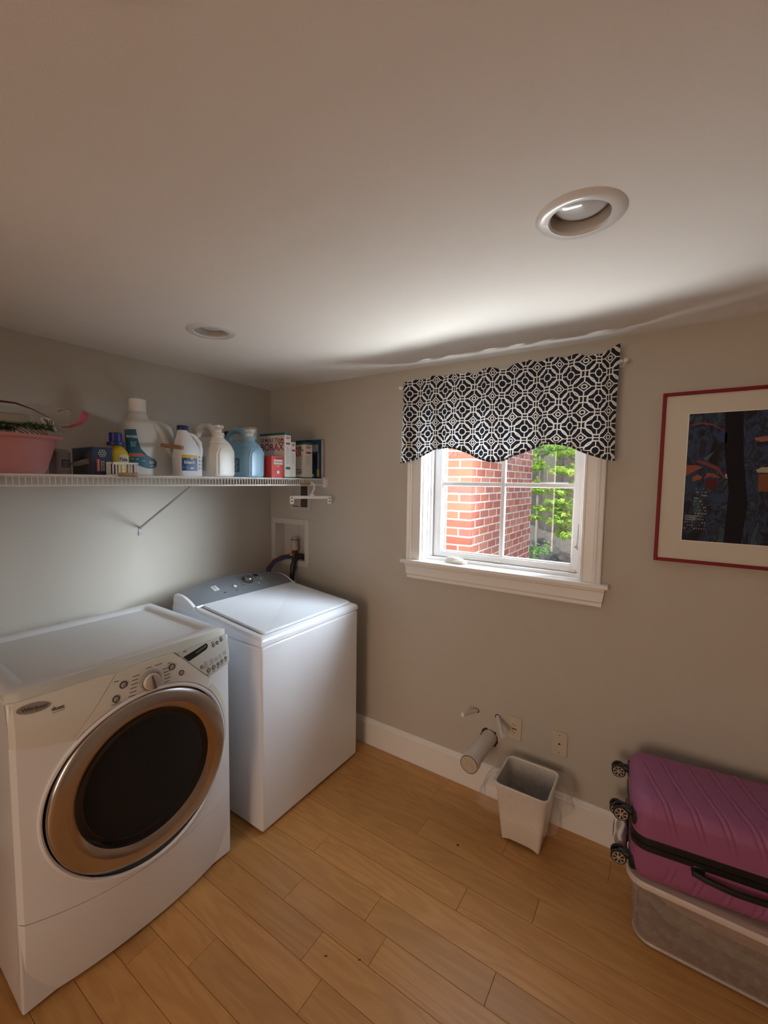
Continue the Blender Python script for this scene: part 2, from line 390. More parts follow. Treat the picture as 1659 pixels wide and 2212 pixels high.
# ceiling with three round cut-outs for the recessed lamps
LT = [(2.128, -.975), (.708, -.947), (1.768, -1.855)]; LR = .074
bm = bmesh.new()
cm = MB()
def ceil_plate():
    ys = [WT, -.55, -1.35, -1.45, -2.25, RY-WT-1.7]; xs = [-WT, .3, 1.1, 1.29, 2.09, 2.12, 2.6, 4.5]
    boxes = [(c[0]-.2, c[0]+.2, c[1]-.2, c[1]+.2) for c in LT]
    xs = sorted({-WT, 4.5, *[b[0] for b in boxes], *[b[1] for b in boxes]}); ys = sorted({WT, RY-WT-1.7, *[b[2] for b in boxes], *[b[3] for b in boxes]})
    for i in range(len(xs)-1):
        for j in range(len(ys)-1):
            cx, cy = (xs[i]+xs[i+1])/2, (ys[j]+ys[j+1])/2
            if any(b[0] < cx < b[1] and b[2] < cy < b[3] for b in boxes): continue
            cm.add([(xs[i], ys[j], H), (xs[i+1], ys[j], H), (xs[i+1], ys[j+1], H), (xs[i], ys[j+1], H)], [(0, 3, 2, 1)])
    for b, c in zip(boxes, LT):
        N_ = 48; vs = []
        for k in range(N_):
            t = 2*PI*k/N_; dx, dy = math.cos(t), math.sin(t); s_ = .2/max(abs(dx), abs(dy))
            vs += [(c[0]+LR*dx, c[1]+LR*dy, H), (c[0]+s_*dx, c[1]+s_*dy, H)]
        cm.add(vs, [(2*k, 2*((k+1) % N_), 2*((k+1) % N_)+1, 2*k+1) for k in range(N_)])
    cm.box(-WT, 4.5, RY-WT-1.7, WT, H+.12, H+.2)
    for s_ in ((-WT, -WT+.01, RY-WT-1.7, WT), (4.49, 4.5, RY-WT-1.7, WT), (-WT, 4.5, WT-.01, WT), (-WT, 4.5, RY-WT-1.7, RY-WT-1.69)):
        cm.box(s_[0], s_[1], s_[2], s_[3], H, H+.12)
ceil_plate()
ce = cm.build('ceiling', M_ceil, smooth=False, fixn=False); ce['kind'] = 'structure'
# baseboards
BBP = [(0, 0), (.015, 0), (.015, .128), (.019, .131), (.019, .139), (.013, .143), (.013, .150), (.007, .157), (.0, .160)]
def baseboard(name, place, a, b):
    m = MB(); n = len(BBP); vs = [place(d, z, a) for d, z in BBP]+[place(d, z, b) for d, z in BBP]
    m.add(vs, [tuple(range(n))[::-1], tuple(range(n, 2*n))]+[(i, (i+1) % n, n+(i+1) % n, n+i) for i in range(n)])
    o = m.build(name, M_trim, ang=.5); o['kind'] = 'structure'; return o
baseboard('baseboard_back', lambda d, z, u: (u, -d, z), .0, RX)
baseboard('baseboard_left', lambda d, z, u: (d, u, z), RY, -.02)
baseboard('baseboard_right', lambda d, z, u: (RX-d, u, z), RY, -.02)

# ================================================================ WINDOW
win = struct('window_1', (1.613, 0, WZ0))
m = MB()                                               # jamb lining
m.box(WX0, WX0+.012, 0, WT, WZ0, WZ1).box(WX1-.012, WX1, 0, WT, WZ0, WZ1).box(WX0, WX1, 0, WT, WZ1-.012, WZ1)
m.build('jamb', M_sash, win, bevel=.001)
def casing_profile(w):                                   # (across, thickness)
    return [(0, 0), (0, .014), (.004, .018), (.012, .018), (.014, .014), (.052, .014), (.058, .022), (.064, .024), (.070, .020), (w-.004, .024), (w, .020), (w, 0)]
def casing(a0, a1, z0, z1, side):
    P = casing_profile(.088); n = len(P)
    if side == 'top': vs = [(x, -d, WZ1-.004+a) for x in (a0, a1) for a, d in P]
    else:
        s_ = -1 if side == 'left' else 1; x0 = WX0+.004 if side == 'left' else WX1-.004
        vs = [(x0+s_*a, -d, z) for z in (z0, z1) for a, d in P]
    m = MB(); m.add(vs, [tuple(range(n))[::-1], tuple(range(n, 2*n))]+[(i, (i+1) % n, n+(i+1) % n, n+i) for i in range(n)]); return m
casing(0, 0, WZ0, WZ1+.084, 'left').build('casing', M_trim, win, ang=.4)
casing(0, 0, WZ0, WZ1+.084, 'right').build('casing', M_trim, win, ang=.4)
casing(WX0+.004, WX1-.004, 0, 0, 'top').build('casing', M_trim, win, ang=.4)
MB().box(1.098, 2.137, -.048, 0, 1.160, 1.180).box(WX0+.001, WX1-.001, 0, WT, 1.160, 1.1805).build('window_sill', M_trim, win, bevel=.004)
ap = [(-.0, 1.159), (-.030, 1.159), (-.030, 1.150), (-.024, 1.142), (-.024, 1.100), (-.018, 1.092), (-.018, 1.078), (-.010, 1.072), (0, 1.072)]
m = MB(); n = len(ap); m.add([(1.118+(1.159-z)*.14, y, z) for y, z in ap]+[(2.122-(1.159-z)*.14, y, z) for y, z in ap], [tuple(range(n))[::-1], tuple(range(n, 2*n))]+[(i, (i+1) % n, n+(i+1) % n, n+i) for i in range(n)])
m.build('apron', M_trim, win, ang=.4)
# fixed frame with steps
fx0, fx1 = WX0+.012, WX1-.012
m = MB()
for d, y0, y1 in ((.010, .045, .16), (.022, .060, .16)):
    m.box(fx0, fx0+d, y0, y1, WZ0, WZ1-.012).box(fx1-d*.5, fx1, y0, y1, WZ0, WZ1-.012).box(fx0, fx1, y0, y1, WZ1-.012-d, WZ1-.012)
m.box(fx0, fx1, .05, .16, WZ0, WZ0+.016)
m.build('window_frame', M_sash, win, bevel=.0015)
# sash: stiles and rails, glazing bars, four panes
gx0, gx1, gz0, gz1, gy = 1.285, 1.966, 1.228, 1.968, .098
sash = MB()
sx0, sx1, sz0, sz1 = fx0+.024, fx1-.012, WZ0+.018, WZ1-.034
sash.box(sx0, gx0, .078, .118, sz0, sz1).box(gx1, sx1, .078, .118, sz0, sz1).box(gx0, gx1, .078, .118, sz0, gz0).box(gx0, gx1, .078, .118, gz1, sz1)
sash.box(sx0+.006, gx0+.006, .086, .112, gz0-.02, gz1+.01).box(gx1-.006, sx1-.006, .086, .112, gz0-.02, gz1+.01).box(gx0, gx1, .086, .112, gz0-.02, gz0+.006)
sash = sash.build('sash', M_sash, win, bevel=.002)
mxc, mzc = 1.625, 1.602
MB().box(gx0, mxc-.011, .088, .108, mzc-.011, mzc+.011).box(mxc+.011, gx1, .088, .108, mzc-.011, mzc+.011).build('glazing_bar', M_sash, sash, bevel=.003)
MB().box(mxc-.011, mxc+.011, .0875, .1085, gz0, gz1).build('glazing_bar', M_sash, sash, bevel=.003)
for a, b in ((gx0, mxc-.005), (mxc+.005, gx1)):
    for c, d in ((gz0, mzc-.005), (mzc+.005, gz1)):
        MB().box(a, b, gy-.0015, gy+.0015, c, d).build('pane', M_glass, sash, smooth=False)
# crank cover on the sill, latch on the right jamb
m = MB(); m.loft([(1.404, .028, 1.181, .062, .022, 3), (1.404, .028, 1.190, .062, .022, 3), (1.395, .030, 1.205, .048, .016, 2.5), (1.385, .032, 1.212, .030, .010, 2)], 28)
cr_ = m.build('crank_housing', mat('crank_bone', (.66, .63, .56), .4), win)
MB().loft([(1.425, .010, 1.190, .030, .006, 2.4), (1.425, .010, 1.198, .030, .006, 2.4)], 20).build('crank_handle', mat('crank_bone2', (.70, .68, .62), .4), cr_)
m = MB(); m.tube([(1.998, .040, 1.43), (1.998, .030, 1.40), (1.997, .024, 1.35), (1.994, .018, 1.325)], [.003, .004, .004, .0035], 8)
m.prism([(1.983, 1.327), (2.000, 1.335), (2.001, 1.312)], 'y', .014, .024)
m.build('latch_lever', mat('latch_metal', (.42, .39, .36), .35), win, bevel=.001)
MB().box(1.955, 1.985, .066, .080, 1.199, 1.209).build('sash_clip', mat('clip_cream', (.75, .72, .62), .4), win, bevel=.001)
MB().box(1.60, 1.63, .066, .080, 1.203, 1.212).build('sash_clip', mat('clip_cream', (.75, .72, .62), .4), win, bevel=.001)

# ================================================================ VALANCE
va = thing('valance', (1.63, -.07, 2.112), 'navy valance with white trellis print hanging over the window', 'valance')
F_ = trellis_fabric()
def vz_bot(u):
    x = 1.13+u*1.012
    return 1.712+.074*(.5-.5*math.cos(2*PI*(x-1.13)/.508))**.9
ruf = [(0, .020), (.06, .030), (.13, .028), (.2, .035), (.27, .030), (.36, .030), (.39, .020), (.43, .040), (.48, .036), (.53, .026), (.58, .036), (.65, .052), (.69, .034), (.74, .048), (.80, .040), (.84, .050), (.88, .028), (.92, .034), (.96, .046), (1.0, .058)]
def lut(tab, u):
    for (a, p), (b, q) in zip(tab, tab[1:]):
        if u <= b: t = (u-a)/(b-a); t = t*t*(3-2*t); return p+(q-p)*t
    return tab[-1][1]
folds = [(.03, .9), (.10, -1), (.19, .8), (.235, -1.1), (.33, .5), (.41, -1.1), (.47, .9), (.555, -1), (.60, .7), (.68, -.8), (.74, .9), (.81, -1), (.88, .6), (.95, -.7), (1., .5)]
uarr = [0]
NU, NV = 320, 60
def vfold(u, v):
    f = 0
    for c_, a in folds: f += a*math.exp(-((u-c_+.012*v)/.022)**2)
    return f
def vpt(u, v):
    zb, zt = vz_bot(u), 2.112+lut(ruf, u)
    z = T(zb, zt, v)
    pin = math.exp(-((z-2.112)/.022)**2)      # gathered on the rod
    amp = .014*(1-.55*pin)+.008*(1-v)
    y = -.086-amp*vfold(u, v)-.006*math.sin(u*160)*pin*.5-.008*math.sin(u*23+2)*(1-v)
    if z > 2.125: y += .010*math.sin(u*60+1)*((z-2.125)/.03)
    x = 1.126+u*1.014+.004*math.sin(u*41+v*3)
    return (x, min(y, -.074), z)
def vuv(u, v):
    # cloth length grows in the folds
    return (u*1.30+.004*math.sin(u*26)+.002*math.sin(u*61), (T(vz_bot(u), 2.112+lut(ruf, u), v)-1.7)*1.0)
m = MB(); m.grid(NU, NV, vpt, uvfn=vuv)
m.build('valance_cloth', F_, va, fixn=False, ang=3)
m = MB(); m.tube([(vpt(i/160, 0)[0], vpt(i/160, 0)[1], vpt(i/160, 0)[2]) for i in range(161)], .0048, 8)
m.build('hem_cord', mat('hem_black', (.012, .012, .016), .9), va)
m = MB()
for i in range(46):
    p = vpt((i+.5)/46, .0); m.box(p[0]-.0025, p[0]+.0025, p[1]-.0062, p[1]+.0, p[2]-.004, p[2]+.006)
tt = m.build('hem_stitching', mat('hem_white', (.7, .68, .62), .8), va); tt['kind'] = 'stuff'
rod = thing('curtain_rod', (1.63, -.062, 2.112), 'slim white curtain rod with round ends carrying the navy valance', 'rod')
MB().tube([(1.106, -.066, 2.112), (2.148, -.066, 2.112)], .0050, 12).build('rod_bar', M_plwhite, rod)
for x, s_ in ((1.104, -1), (2.150, 1)):
    MB().lathe([(.003, 0), (.009, s_*.004), (.010, s_*.010), (.006, s_*.016), (.002, s_*.019)], (x, -.066, 2.112), 'x', 16).build('finial', M_plwhite, rod)
    MB().tube([(x-s_*.012, -.066, 2.112), (x-s_*.012, 0, 2.112)], .004, 8).lathe([(.014, 0), (.014, -.004)], (x-s_*.012, 0, 2.112), 'y', 16).build('bracket', M_plwhite, rod)

# ================================================================ RECESSED LIGHTS
llab = ['larger-looking round recessed ceiling light above the window side, nearest the picture',
        'small round recessed ceiling light over the wire shelf and washer',
        'recessed ceiling light cut off by the top edge of the photo']
for i, (x, y) in enumerate(LT):
    L_ = thing('recessed_light', (x, y, H), llab[i], 'ceiling light', group='recessed ceiling lights')
    MB().lathe([(.066, .002), (.064, -.003), (.068, -.0075), (.080, -.008), (.090, -.0055), (.0965, -.001), (.0965, .0)], (x, y, H), 'z', 64, cap0=False, cap1=False).build('trim_ring', mat('light_trim', (.74, .735, .72), .25, coat=.5), L_, fixn=True)
    MB().lathe([(.066, .001), (.0655, .034), (.0735, .036), (.0735, -.0005)], (x, y, H), 'z', 64, cap0=False, cap1=False).build('baffle', mat('light_baffle', (.55, .53, .50), .4), L_)
    MB().lathe([(.0655, .033), (.058, .022), (.045, .015), (.025, .011), (.004, .010)], (x, y, H), 'z', 64).build('bulb_face', mat('light_lens', (.60, .60, .60), .12, coat=1.0), L_)
# ================================================================ OUTSIDE
gd = MB(); gd.grid(30, 30, lambda u, v: (T(-6, 10, u), T(WT+.01, 14, v), T(-.35, .02, min(1, v*2.2))+.05*math.sin(u*37)*math.sin(v*41)))
g_ = gd.build('ground_outside', mat('gravel_soil', (.34, .33, .31), .95, bump=1, bscale=60, var=.35, vscale=25)); g_['kind'] = 'structure'
# brick chimney
CX, CY0, CY1, CXL = 1.055, 1.08, 2.84, .10
ch = thing('brick_chimney', (.55, 1.95, -.4), 'red brick chimney with pale mortar seen through the window panes', 'chimney')
M_mort = mat('mortar', (.80, .76, .70), .95, bump=.6, bscale=120, var=.12, vscale=30)
BR = [mat('brick_'+n_, c_, .9, bump=.7, bscale=90, var=.22, vscale=35) for n_, c_ in (('red', (.43, .125, .085)), ('orange', (.50, .165, .105)), ('rose', (.40, .14, .11)), ('pale', (.52, .21, .15)))]
MB().box(CXL, CX-.0015, CY0+.0015, CY1-.0015, -.45, 3.0).build('mortar_core', M_mort, ch, smooth=False)
CH, BL = .0677, .203
bmesh_cache = {}
def brick_mesh(L, dirn, k):
    key = (round(L, 3), dirn, k)
    if key not in bmesh_cache:
        r_ = random.Random(hash(key) % 9999)
        m = MB(); h = .0555; d = .05
        if dirn == 'x': m.box(0, L, 0, d, 0, h)
        else: m.box(-d, 0, 0, L, 0, h)
        m.v = [(a+r_.uniform(-.0015, .0015), b+r_.uniform(-.0015, .0015), c+r_.uniform(-.0015, .0015)) for a, b, c in m.v]
        o = m.build('brick', BR[k], None, smooth=False, fixn=False); me = o.data; bpy.data.objects.remove(o); bmesh_cache[key] = me
    return bmesh_cache[key]
rest = MB(); nb = 0
for r in range(int(3.4/CH)):
    z = -.44+r*CH; vis = .86 < z < 2.02
    odd = r % 2
    # front face (towards the window) : alternate full brick / brick plus half at the corner
    x = CX; first = True; lens = ([.204, .0885] if odd else [.095, .095])
    runs = []
    while x > CXL+.05:
        L = lens.pop(0) if lens else BL-.014
        a = max(CXL, x-L); runs.append((a, x)); x = a-.014
    for a, b in runs:
        if vis and b > .70:
            q = bpy.data.objects.new('brick', brick_mesh(b-a, 'x', rnd.randrange(4))); COL.objects.link(q); q.parent = ch
            q.location = Vector((a, CY0-rnd.uniform(0, .0012), z))-ch.location; nb += 1
        else: rest.box(a, b, CY0, CY0+.05, z, z+.0555)
    y = CY0+(.0 if odd else .0); y += .053; lens = [.0885-.053] if odd else [BL-.014-.053]
    # corner returns share the front bricks' depth
    while y < CY1-.03:
        L = lens.pop(0) if lens else BL-.014
        b = min(CY1, y+L)
        if vis:
            q = bpy.data.objects.new('brick', brick_mesh(b-y, 'y', rnd.randrange(4))); COL.objects.link(q); q.parent = ch
            q.location = Vector((CX+rnd.uniform(0, .0012), y, z))-ch.location; nb += 1
        else: rest.box(CX-.05, CX, y, b, z, z+.0555)
        y = b+.015
o = rest.build('brick_courses', BR[0], ch, smooth=False, fixn=False); o['kind'] = 'stuff'
print('bricks', nb)
# weathered board fence behind the garden
fe = thing('board_fence', (.5, 7.2, 0), 'dark weathered board fence beyond the maple seen through the window', 'fence')
M_fence = mat('fence_grey', (.085, .08, .07), .95, bump=1, bscale=25, var=.5, vscale=9)
for i in range(34):
    x = -2.2+i*.152; hgt = 2.55+rnd.uniform(-.02, .02)
    MB().box(x, x+.143, 7.2+rnd.uniform(0, .012), 7.225, -.1, hgt).build('fence_board', M_fence, fe, smooth=False)
MB().box(-2.3, 3.1, 7.226, 7.26, .5, .59).box(-2.3, 3.1, 7.226, 7.26, 1.9, 1.99).build('fence_rail', M_fence, fe)
MB().box(-2.3, 3.1, 7.17, 7.199, 1.55, 1.63).build('fence_rail', mat('fence_light', (.38, .37, .34), .9, var=.2), fe)
# rubble bank in front of the fence
m = MB(); rb = random.Random(5)
hb = {}
def bank(u, v):
    k = (round(u, 4), round(v, 4))
    if k not in hb: hb[k] = rb.uniform(-1, 1)
    x, y = T(-3, 4.5, u), T(4.2, 7.1, v)
    return (x, y, -.1+.75*v**1.3+.045*hb[k]+.06*math.sin(x*5+y*3))
m.grid(110, 46, bank)
bk = m.build('rubble_bank', mat('bank_grit', (.11, .105, .10), .95, bump=1, bscale=70, var=.9, vscale=45)); bk['kind'] = 'structure'
# leaves
def leaf_poly(R):
    pts = []
    for k, a in enumerate((-140, -112, -72, -52, -32, -14, 0, 14, 32, 52, 72, 112, 140)):
        r_ = (.38, .55, .30, .80, .42, .62, 1.0, .62, .42, .80, .30, .55, .38)[k]
        t = math.radians(a); pts.append((R*r_*math.cos(t), R*r_*math.sin(t)))
    return [(-.12*R, 0)]+pts
M_leaf = [mat('leaf_'+n_, c_, .55, trans=0, var=.18, vscale=20) for n_, c_ in (('lime', (.42, .66, .10)), ('green', (.28, .52, .10)), ('yellow', (.55, .70, .12)), ('cool', (.20, .40, .16)))]
for q in M_leaf:   # thin leaves let light through
    t = q.node_tree; b = t.nodes['Principled BSDF']; tl = t.nodes.new('ShaderNodeBsdfTranslucent'); tl.inputs[0].default_value = b.inputs['Base Color'].default_value
    ms = t.nodes.new('ShaderNodeMixShader'); ms.inputs[0].default_value = .45
    t.links.new(b.outputs[0], ms.inputs[1]); t.links.new(tl.outputs[0], ms.inputs[2]); t.links.new(ms.outputs[0], t.nodes['Material Output'].inputs['Surface'])
leaf_me = []
for k in range(4):
    P = leaf_poly(1.0); m = MB(); m.add([(x, y, -.25*abs(y)-.12*x*x) for x, y in P], [(0, i, i+1) for i in range(1, len(P)-1)])
    o = m.build('leaf', M_leaf[k], None, smooth=False, fixn=False); leaf_me.append(o.data); bpy.data.objects.remove(o)
def leaves(root, centres, n, seed, size, cap=250, kinds=(0, 1, 2)):
    r_ = random.Random(seed); restm = MB(); cnt = 0
    allp = []
    for i in range(n):
        c, rad = r_.choice(centres)
        d = Vector((r_.gauss(0, 1), r_.gauss(0, 1), r_.gauss(0, .45))); d *= r_.uniform(.2, 1)/max(.6, d.length)
        p = Vector(c)+Vector((d.x*rad[0], d.y*rad[1], d.z*rad[2]))
        e = Matrix.Rotation(r_.uniform(0, 6.28), 3, 'Z') @ Matrix.Rotation(r_.uniform(-.1, 1.1), 3, 'Y') @ Matrix.Rotation(r_.uniform(-.5, .5), 3, 'X')
        allp.append((p, e, size*r_.uniform(.7, 1.25), r_.choice(kinds)))
    allp.sort(key=lambda q: (q[0]-CP).length)
    for p, e, s_, k in allp:
        if cnt < cap:
            q = bpy.data.objects.new('leaf', leaf_me[k]); COL.objects.link(q); q.parent = root
            q.location = p-root.location; q.rotation_euler = e.to_euler(); q.scale = (s_, s_, s_); cnt += 1
        else:
            me = leaf_me[k]; restm.add([p+e @ (v.co*s_) for v in me.vertices], [tuple(f.vertices) for f in me.polygons], k)
    if restm.f:
        o = restm.build('foliage', M_leaf, root, smooth=False, fixn=False); o['kind'] = 'stuff'
M_bark = mat('bark', (.20, .175, .14), .9, bump=1, bscale=30, var=.3, vscale=10)
mp_ = thing('maple_tree', (1.15, 4.6, -.1), 'lime green maple with drooping layered leaves behind the chimney', 'tree')
m = MB(); m.tube([(1.75, 4.9, -.1), (1.65, 4.9, .9), (1.45, 4.8, 1.7), (1.30, 4.7, 2.5), (1.2, 4.7, 3.4)], [.07, .06, .05, .035, .02], 10); m.build('trunk', M_bark, mp_)
for P in ([(1.6, 4.9, 1.1), (1.2, 4.5, 1.55), (.85, 4.2, 1.62), (.6, 4.0, 1.50)], [(1.45, 4.8, 1.7), (1.0, 4.5, 2.1), (.5, 4.3, 2.2)], [(1.62, 4.9, .9), (1.2, 4.5, 1.15), (.95, 4.2, 1.1)], [(1.3, 4.7, 2.5), (.9, 4.4, 2.7), (.4, 4.1, 2.6)]):
    MB().tube(P, [.022, .016, .010, .005][:len(P)], 6).build('branch', M_bark, mp_)
cent = [((1.25, 4.3, 1.34), (.22, .2, .12)), ((1.30, 4.3, 1.08), (.18, .2, .14)), ((1.18, 4.25, .92), (.14, .2, .12)), ((.95, 4.2, 1.26), (.22, .2, .07)), ((1.06, 4.2, 1.10), (.15, .2, .09)), ((.78, 4.15, 1.14), (.10, .15, .035)), ((1.15, 4.3, 1.80), (.25, .25, .12)), ((.75, 4.3, 1.85), (.18, .2, .08)), ((1.3, 4.3, 1.6), (.12, .2, .10)), ((.62, 4.15, 1.50), (.22, .25, .055)), ((.80, 4.2, 1.56), (.28, .28, .06)), ((1.0, 4.3, 1.50), (.25, .28, .08)), ((1.05, 4.25, 1.36), (.20, .25, .08)), ((1.12, 4.3, 1.20), (.16, .25, .09)),
        ((.55, 4.3, 2.05), (.25, .3, .10)), ((.85, 4.3, 2.15), (.32, .3, .12)), ((1.1, 4.4, 2.05), (.28, .3, .14)), ((.75, 4.4, 2.45), (.6, .4, .16)), ((1.2, 4.5, 2.7), (.5, .5, .2)), ((1.5, 4.8, 1.8), (.3, .4, .5)), ((.9, 4.5, 3.0), (.7, .5, .2))]
leaves(mp_, cent, 4600, 3, .060, 290)
b2 = thing('garden_shrub', (.95, 3.4, -.1), 'bluish green shrub low outside at the right pane', 'shrub')
MB().tube([(1.1, 3.4, -.2), (1.05, 3.4, .4), (.98, 3.38, .8)], [.02, .014, .006], 6).build('stem', M_bark, b2)
leaves(b2, [((1.02, 3.3, .80), (.22, .22, .16)), ((1.12, 3.3, .55), (.25, .22, .25)), ((.92, 3.3, .60), (.16, .2, .14))], 420, 9, .040, 200, (3, 3, 1))
t2_ = thing('yellow_sapling', (.42, 5.6, .3), 'slim yellow green sapling in front of the board fence', 'tree')
MB().tube([(.45, 5.6, .2), (.44, 5.6, 1.4), (.47, 5.6, 2.6)], [.022, .018, .01], 6).build('trunk', mat('pale_bark', (.42, .38, .28), .8), t2_)
leaves(t2_, [((.46, 5.55, 1.95), (.14, .15, .2)), ((.50, 5.55, 2.25), (.22, .2, .2)), ((.44, 5.55, 1.62), (.06, .08, .12))], 260, 12, .050, 120, (2, 2, 0))
# tree line beyond the fence that closes off the low sky
t3_ = thing('background_tree', (0, 10, 0), 'broad darker green tree filling the view above the fence', 'tree')
MB().tube([(0, 10, 0), (.1, 10, 2), (-.2, 10, 4.5)], [.22, .17, .1], 10).build('trunk', M_bark, t3_)
leaves(t3_, [((a, 10+b, c), (1.3, 1, .9)) for a, b, c in ((-2.2, 0, 3), (-.8, .3, 3.2), (.6, -.2, 3), (2, 0, 3.1), (0, .2, 4.3), (-1.2, 0, 2.4), (.9, .2, 2.3), (2.4, 0, 2.2))], 5200, 21, .17, 0, (1, 3, 1))

# ================================================================ DRYER  (local: +x forward, +y to the window, centre of the front edge at 0)
DR = thing('dryer', (.832, -1.333, 0), 'white front-loading dryer with round steel-rimmed door and cream console', 'dryer', -.0284)
DW = .355; DB = -.635; DZ = .995
def dfx(y, z):                                            # bowed front
    x = .050*(1-min(1, abs(y)/DW)**2.2)
    if z > .90: x -= .22*(z-.90)
    if z < .30: x -= .035*((.30-z)/.30)**1.6
    e = DW-abs(y)
    if e < .012: x -= .012-math.sqrt(max(0, .012**2-(.012-e)**2))
    return x
def dpatch(poly, name, m_, off=0, th=.004, parent=DR, du=.012):
    mm = remesh_map(poly, lambda p, q: dfx(p, q)+off, th, du); return mm.build(name, m_, parent, local=True, ang=.5)
def seam_y(u): return .262+.045*abs(u/DW)**1.8             # toe panel joint, dips in the middle
# body
m = MB(); m.box(DB, -.004, -DW, DW, .015, .972)
m.build('cabinet', M_white, DR, bevel=.006, local=True)
for sx_ in (DB+.06, -.07):
    for sy_ in (-.3, .3): MB().lathe([(.018, 0), (.018, .016)], (sx_, sy_, 0), 'z', 12).build('foot', M_black, DR, local=True)
# raised top with shallow dished centre
def topz(x, y):
    ex = min(x-DB, .0+(-.030)-x); ey = DW-abs(y); e = min(ex, ey)
    def ss(a, b, t): t = max(0, min(1, (t-a)/(b-a))); return t*t*(3-2*t)
    return DZ-.012*(1-ss(0, .012, e))-.015*ss(.045, .072, e)
xs = sorted({DB+(-.030-DB)*i/26 for i in range(27)} | {DB+.004, DB+.008, DB+.055, DB+.065, -.034, -.038, -.085, -.095})
ys = sorted({-DW+2*DW*i/26 for i in range(27)} | {s_*(DW-d) for s_ in (1, -1) for d in (.004, .008, .05, .06, .07)})
m = MB(); m.add([(x, y, topz(x, y)) for y in ys for x in xs], [(j*len(xs)+i, j*len(xs)+i+1, (j+1)*len(xs)+i+1, (j+1)*len(xs)+i) for j in range(len(ys)-1) for i in range(len(xs)-1)])
m.box(DB, -.030, -DW, DW, .970, .982)
m.build('top_panel', mat('dryer_top', (.74, .76, .78), .28, coat=.2), DR, local=True, fixn=False, ang=1.0)
# console cap strip between the top and the front fold
m = MB(); N_ = 40
vs = []
for i in range(N_+1):
    y = -DW+2*DW*i/N_; zf = .972+.014*(1-(abs(y)/DW)**2); vs += [(-.029, y, DZ-.004), (dfx(y, zf)-.0, y, zf), (dfx(y, .955), y, .955), (-.03, y, .955)]
m.add(vs, [(i*4+k, i*4+(k+1) % 4, (i+1)*4+(k+1) % 4, (i+1)*4+k) for i in range(N_) for k in range(4)]+[(0, 1, 2, 3), (N_*4+3, N_*4+2, N_*4+1, N_*4)])
m.build('console_cap', M_cream, DR, local=True, ang=.5)
DCy, DCz = .004, .583                                   # door centre
RD = .295
def swoop(y): return DCz+math.sqrt(max(0, (RD+.032)**2-(y-DCy)**2)) if abs(y-DCy) < RD+.032 else DCz
def arc(r, a0, a1, n): return [(DCy+r*math.cos(math.radians(T(a0, a1, i/n))), DCz+r*math.sin(math.radians(T(a0, a1, i/n)))) for i in range(n+1)]
zt = lambda y: .972+.014*(1-(abs(y)/DW)**2)-.001
# front skin white with door hole
RH = RD+.008
hole = arc(RH, 0, 360, 64)[:-1]
def skin(poly_out, name, m_, off, th):
    return dpatch(poly_out, name, m_, off, th)
# lower white front: two halves around the door
a1 = [p for p in arc(RH, -90, 90, 40)]; seam_pts_r = [(DW*i/12, seam_y(DW*i/12)+.0012) for i in range(0, 13)]
right = seam_pts_r+[(DW, .965)]+[(0, .965)]+a1[::-1]
left = [(-p, q) for p, q in seam_pts_r]+[(-DW, .965), (0, .965)]+[(-(p-DCy)+DCy, q) for p, q in a1[::-1]]
dpatch(right, 'front_panel', M_white, 0, .004); dpatch(left, 'front_panel', M_white, 0, .004)
toe = [(-DW+2*DW*i/24, seam_y(-DW+2*DW*i/24)-.0012) for i in range(25)]+[(DW, .018), (-DW, .018)]
dpatch(toe, 'toe_panel', M_white, 0, .004)
remesh_map([(-DW+.004, .24), (DW-.004, .24), (DW-.004, .34), (-DW+.004, .34)], lambda p, q: dfx(p, q)-.004, .002, .02).build('seam_backing', M_seam, DR, local=True)
# console pieces
kL = (-.092, zt(-.092)-.004)
badge = [(-DW, .845), (-.221, .818), (-.221+.003, .8185), kL, (-.115, zt(-.12)), (-.2, zt(-.2)), (-.28, zt(-.28)), (-DW, zt(-DW))]
dpatch(badge, 'badge_panel', M_cream, .0035, .0045)
arcR = [p for p in arc(RD+.022, 134, 12, 40)]
cons = [(-.216, .815)]+arc(RD+.022, 134, 56, 26)+[(.236, .838), (.103, zt(.1)-.002), (.05, zt(.05)), (0, zt(0)), (-.05, zt(-.05)), (-.089, zt(-.09)-.001)]
cons = [(-.2175, .8175)]+[p for p in arc(RD+.020, 133, 42, 30)]+[(.240, .838), (.103, zt(.1)-.002), (0, zt(0)), (-.089, zt(-.09)-.004)]
dpatch(cons, 'console_panel', M_cream, .0035, .0050)
# tapering bezel that sweeps down the right of the door
sw = arc(RD+.0205, 42, -8, 26)+[(DCy+(RD+.0205+.022*math.sin(PI*i/26*.5+PI/2))*math.cos(math.radians(T(42, -8, i/26))), DCz+(RD+.0205+.022*math.sin(PI*i/26*.5+PI/2))*math.sin(math.radians(T(42, -8, i/26)))) for i in range(26, -1, -1)]
dpatch([p for i, p in enumerate(sw) if i != 26], 'console_sweep', M_cream, .0035, .0045, du=.02)
grey = [(.106, zt(.106)-.002), (.237, .842), (.241, .841), (DW-.001, .858), (DW-.001, zt(DW)), (.3, zt(.3)), (.2, zt(.2))]
grey = [(.108, zt(.108)-.001), (.241, .8415), (DW-.001, .860), (DW-.001, zt(DW)), (.3, zt(.3)), (.2, zt(.2))]
dpatch(grey, 'display_panel', M_greyp, .0035, .0050)
off = .009
def dp(p, q, o_=0): return (dfx(p, q)+off+o_, p, q)
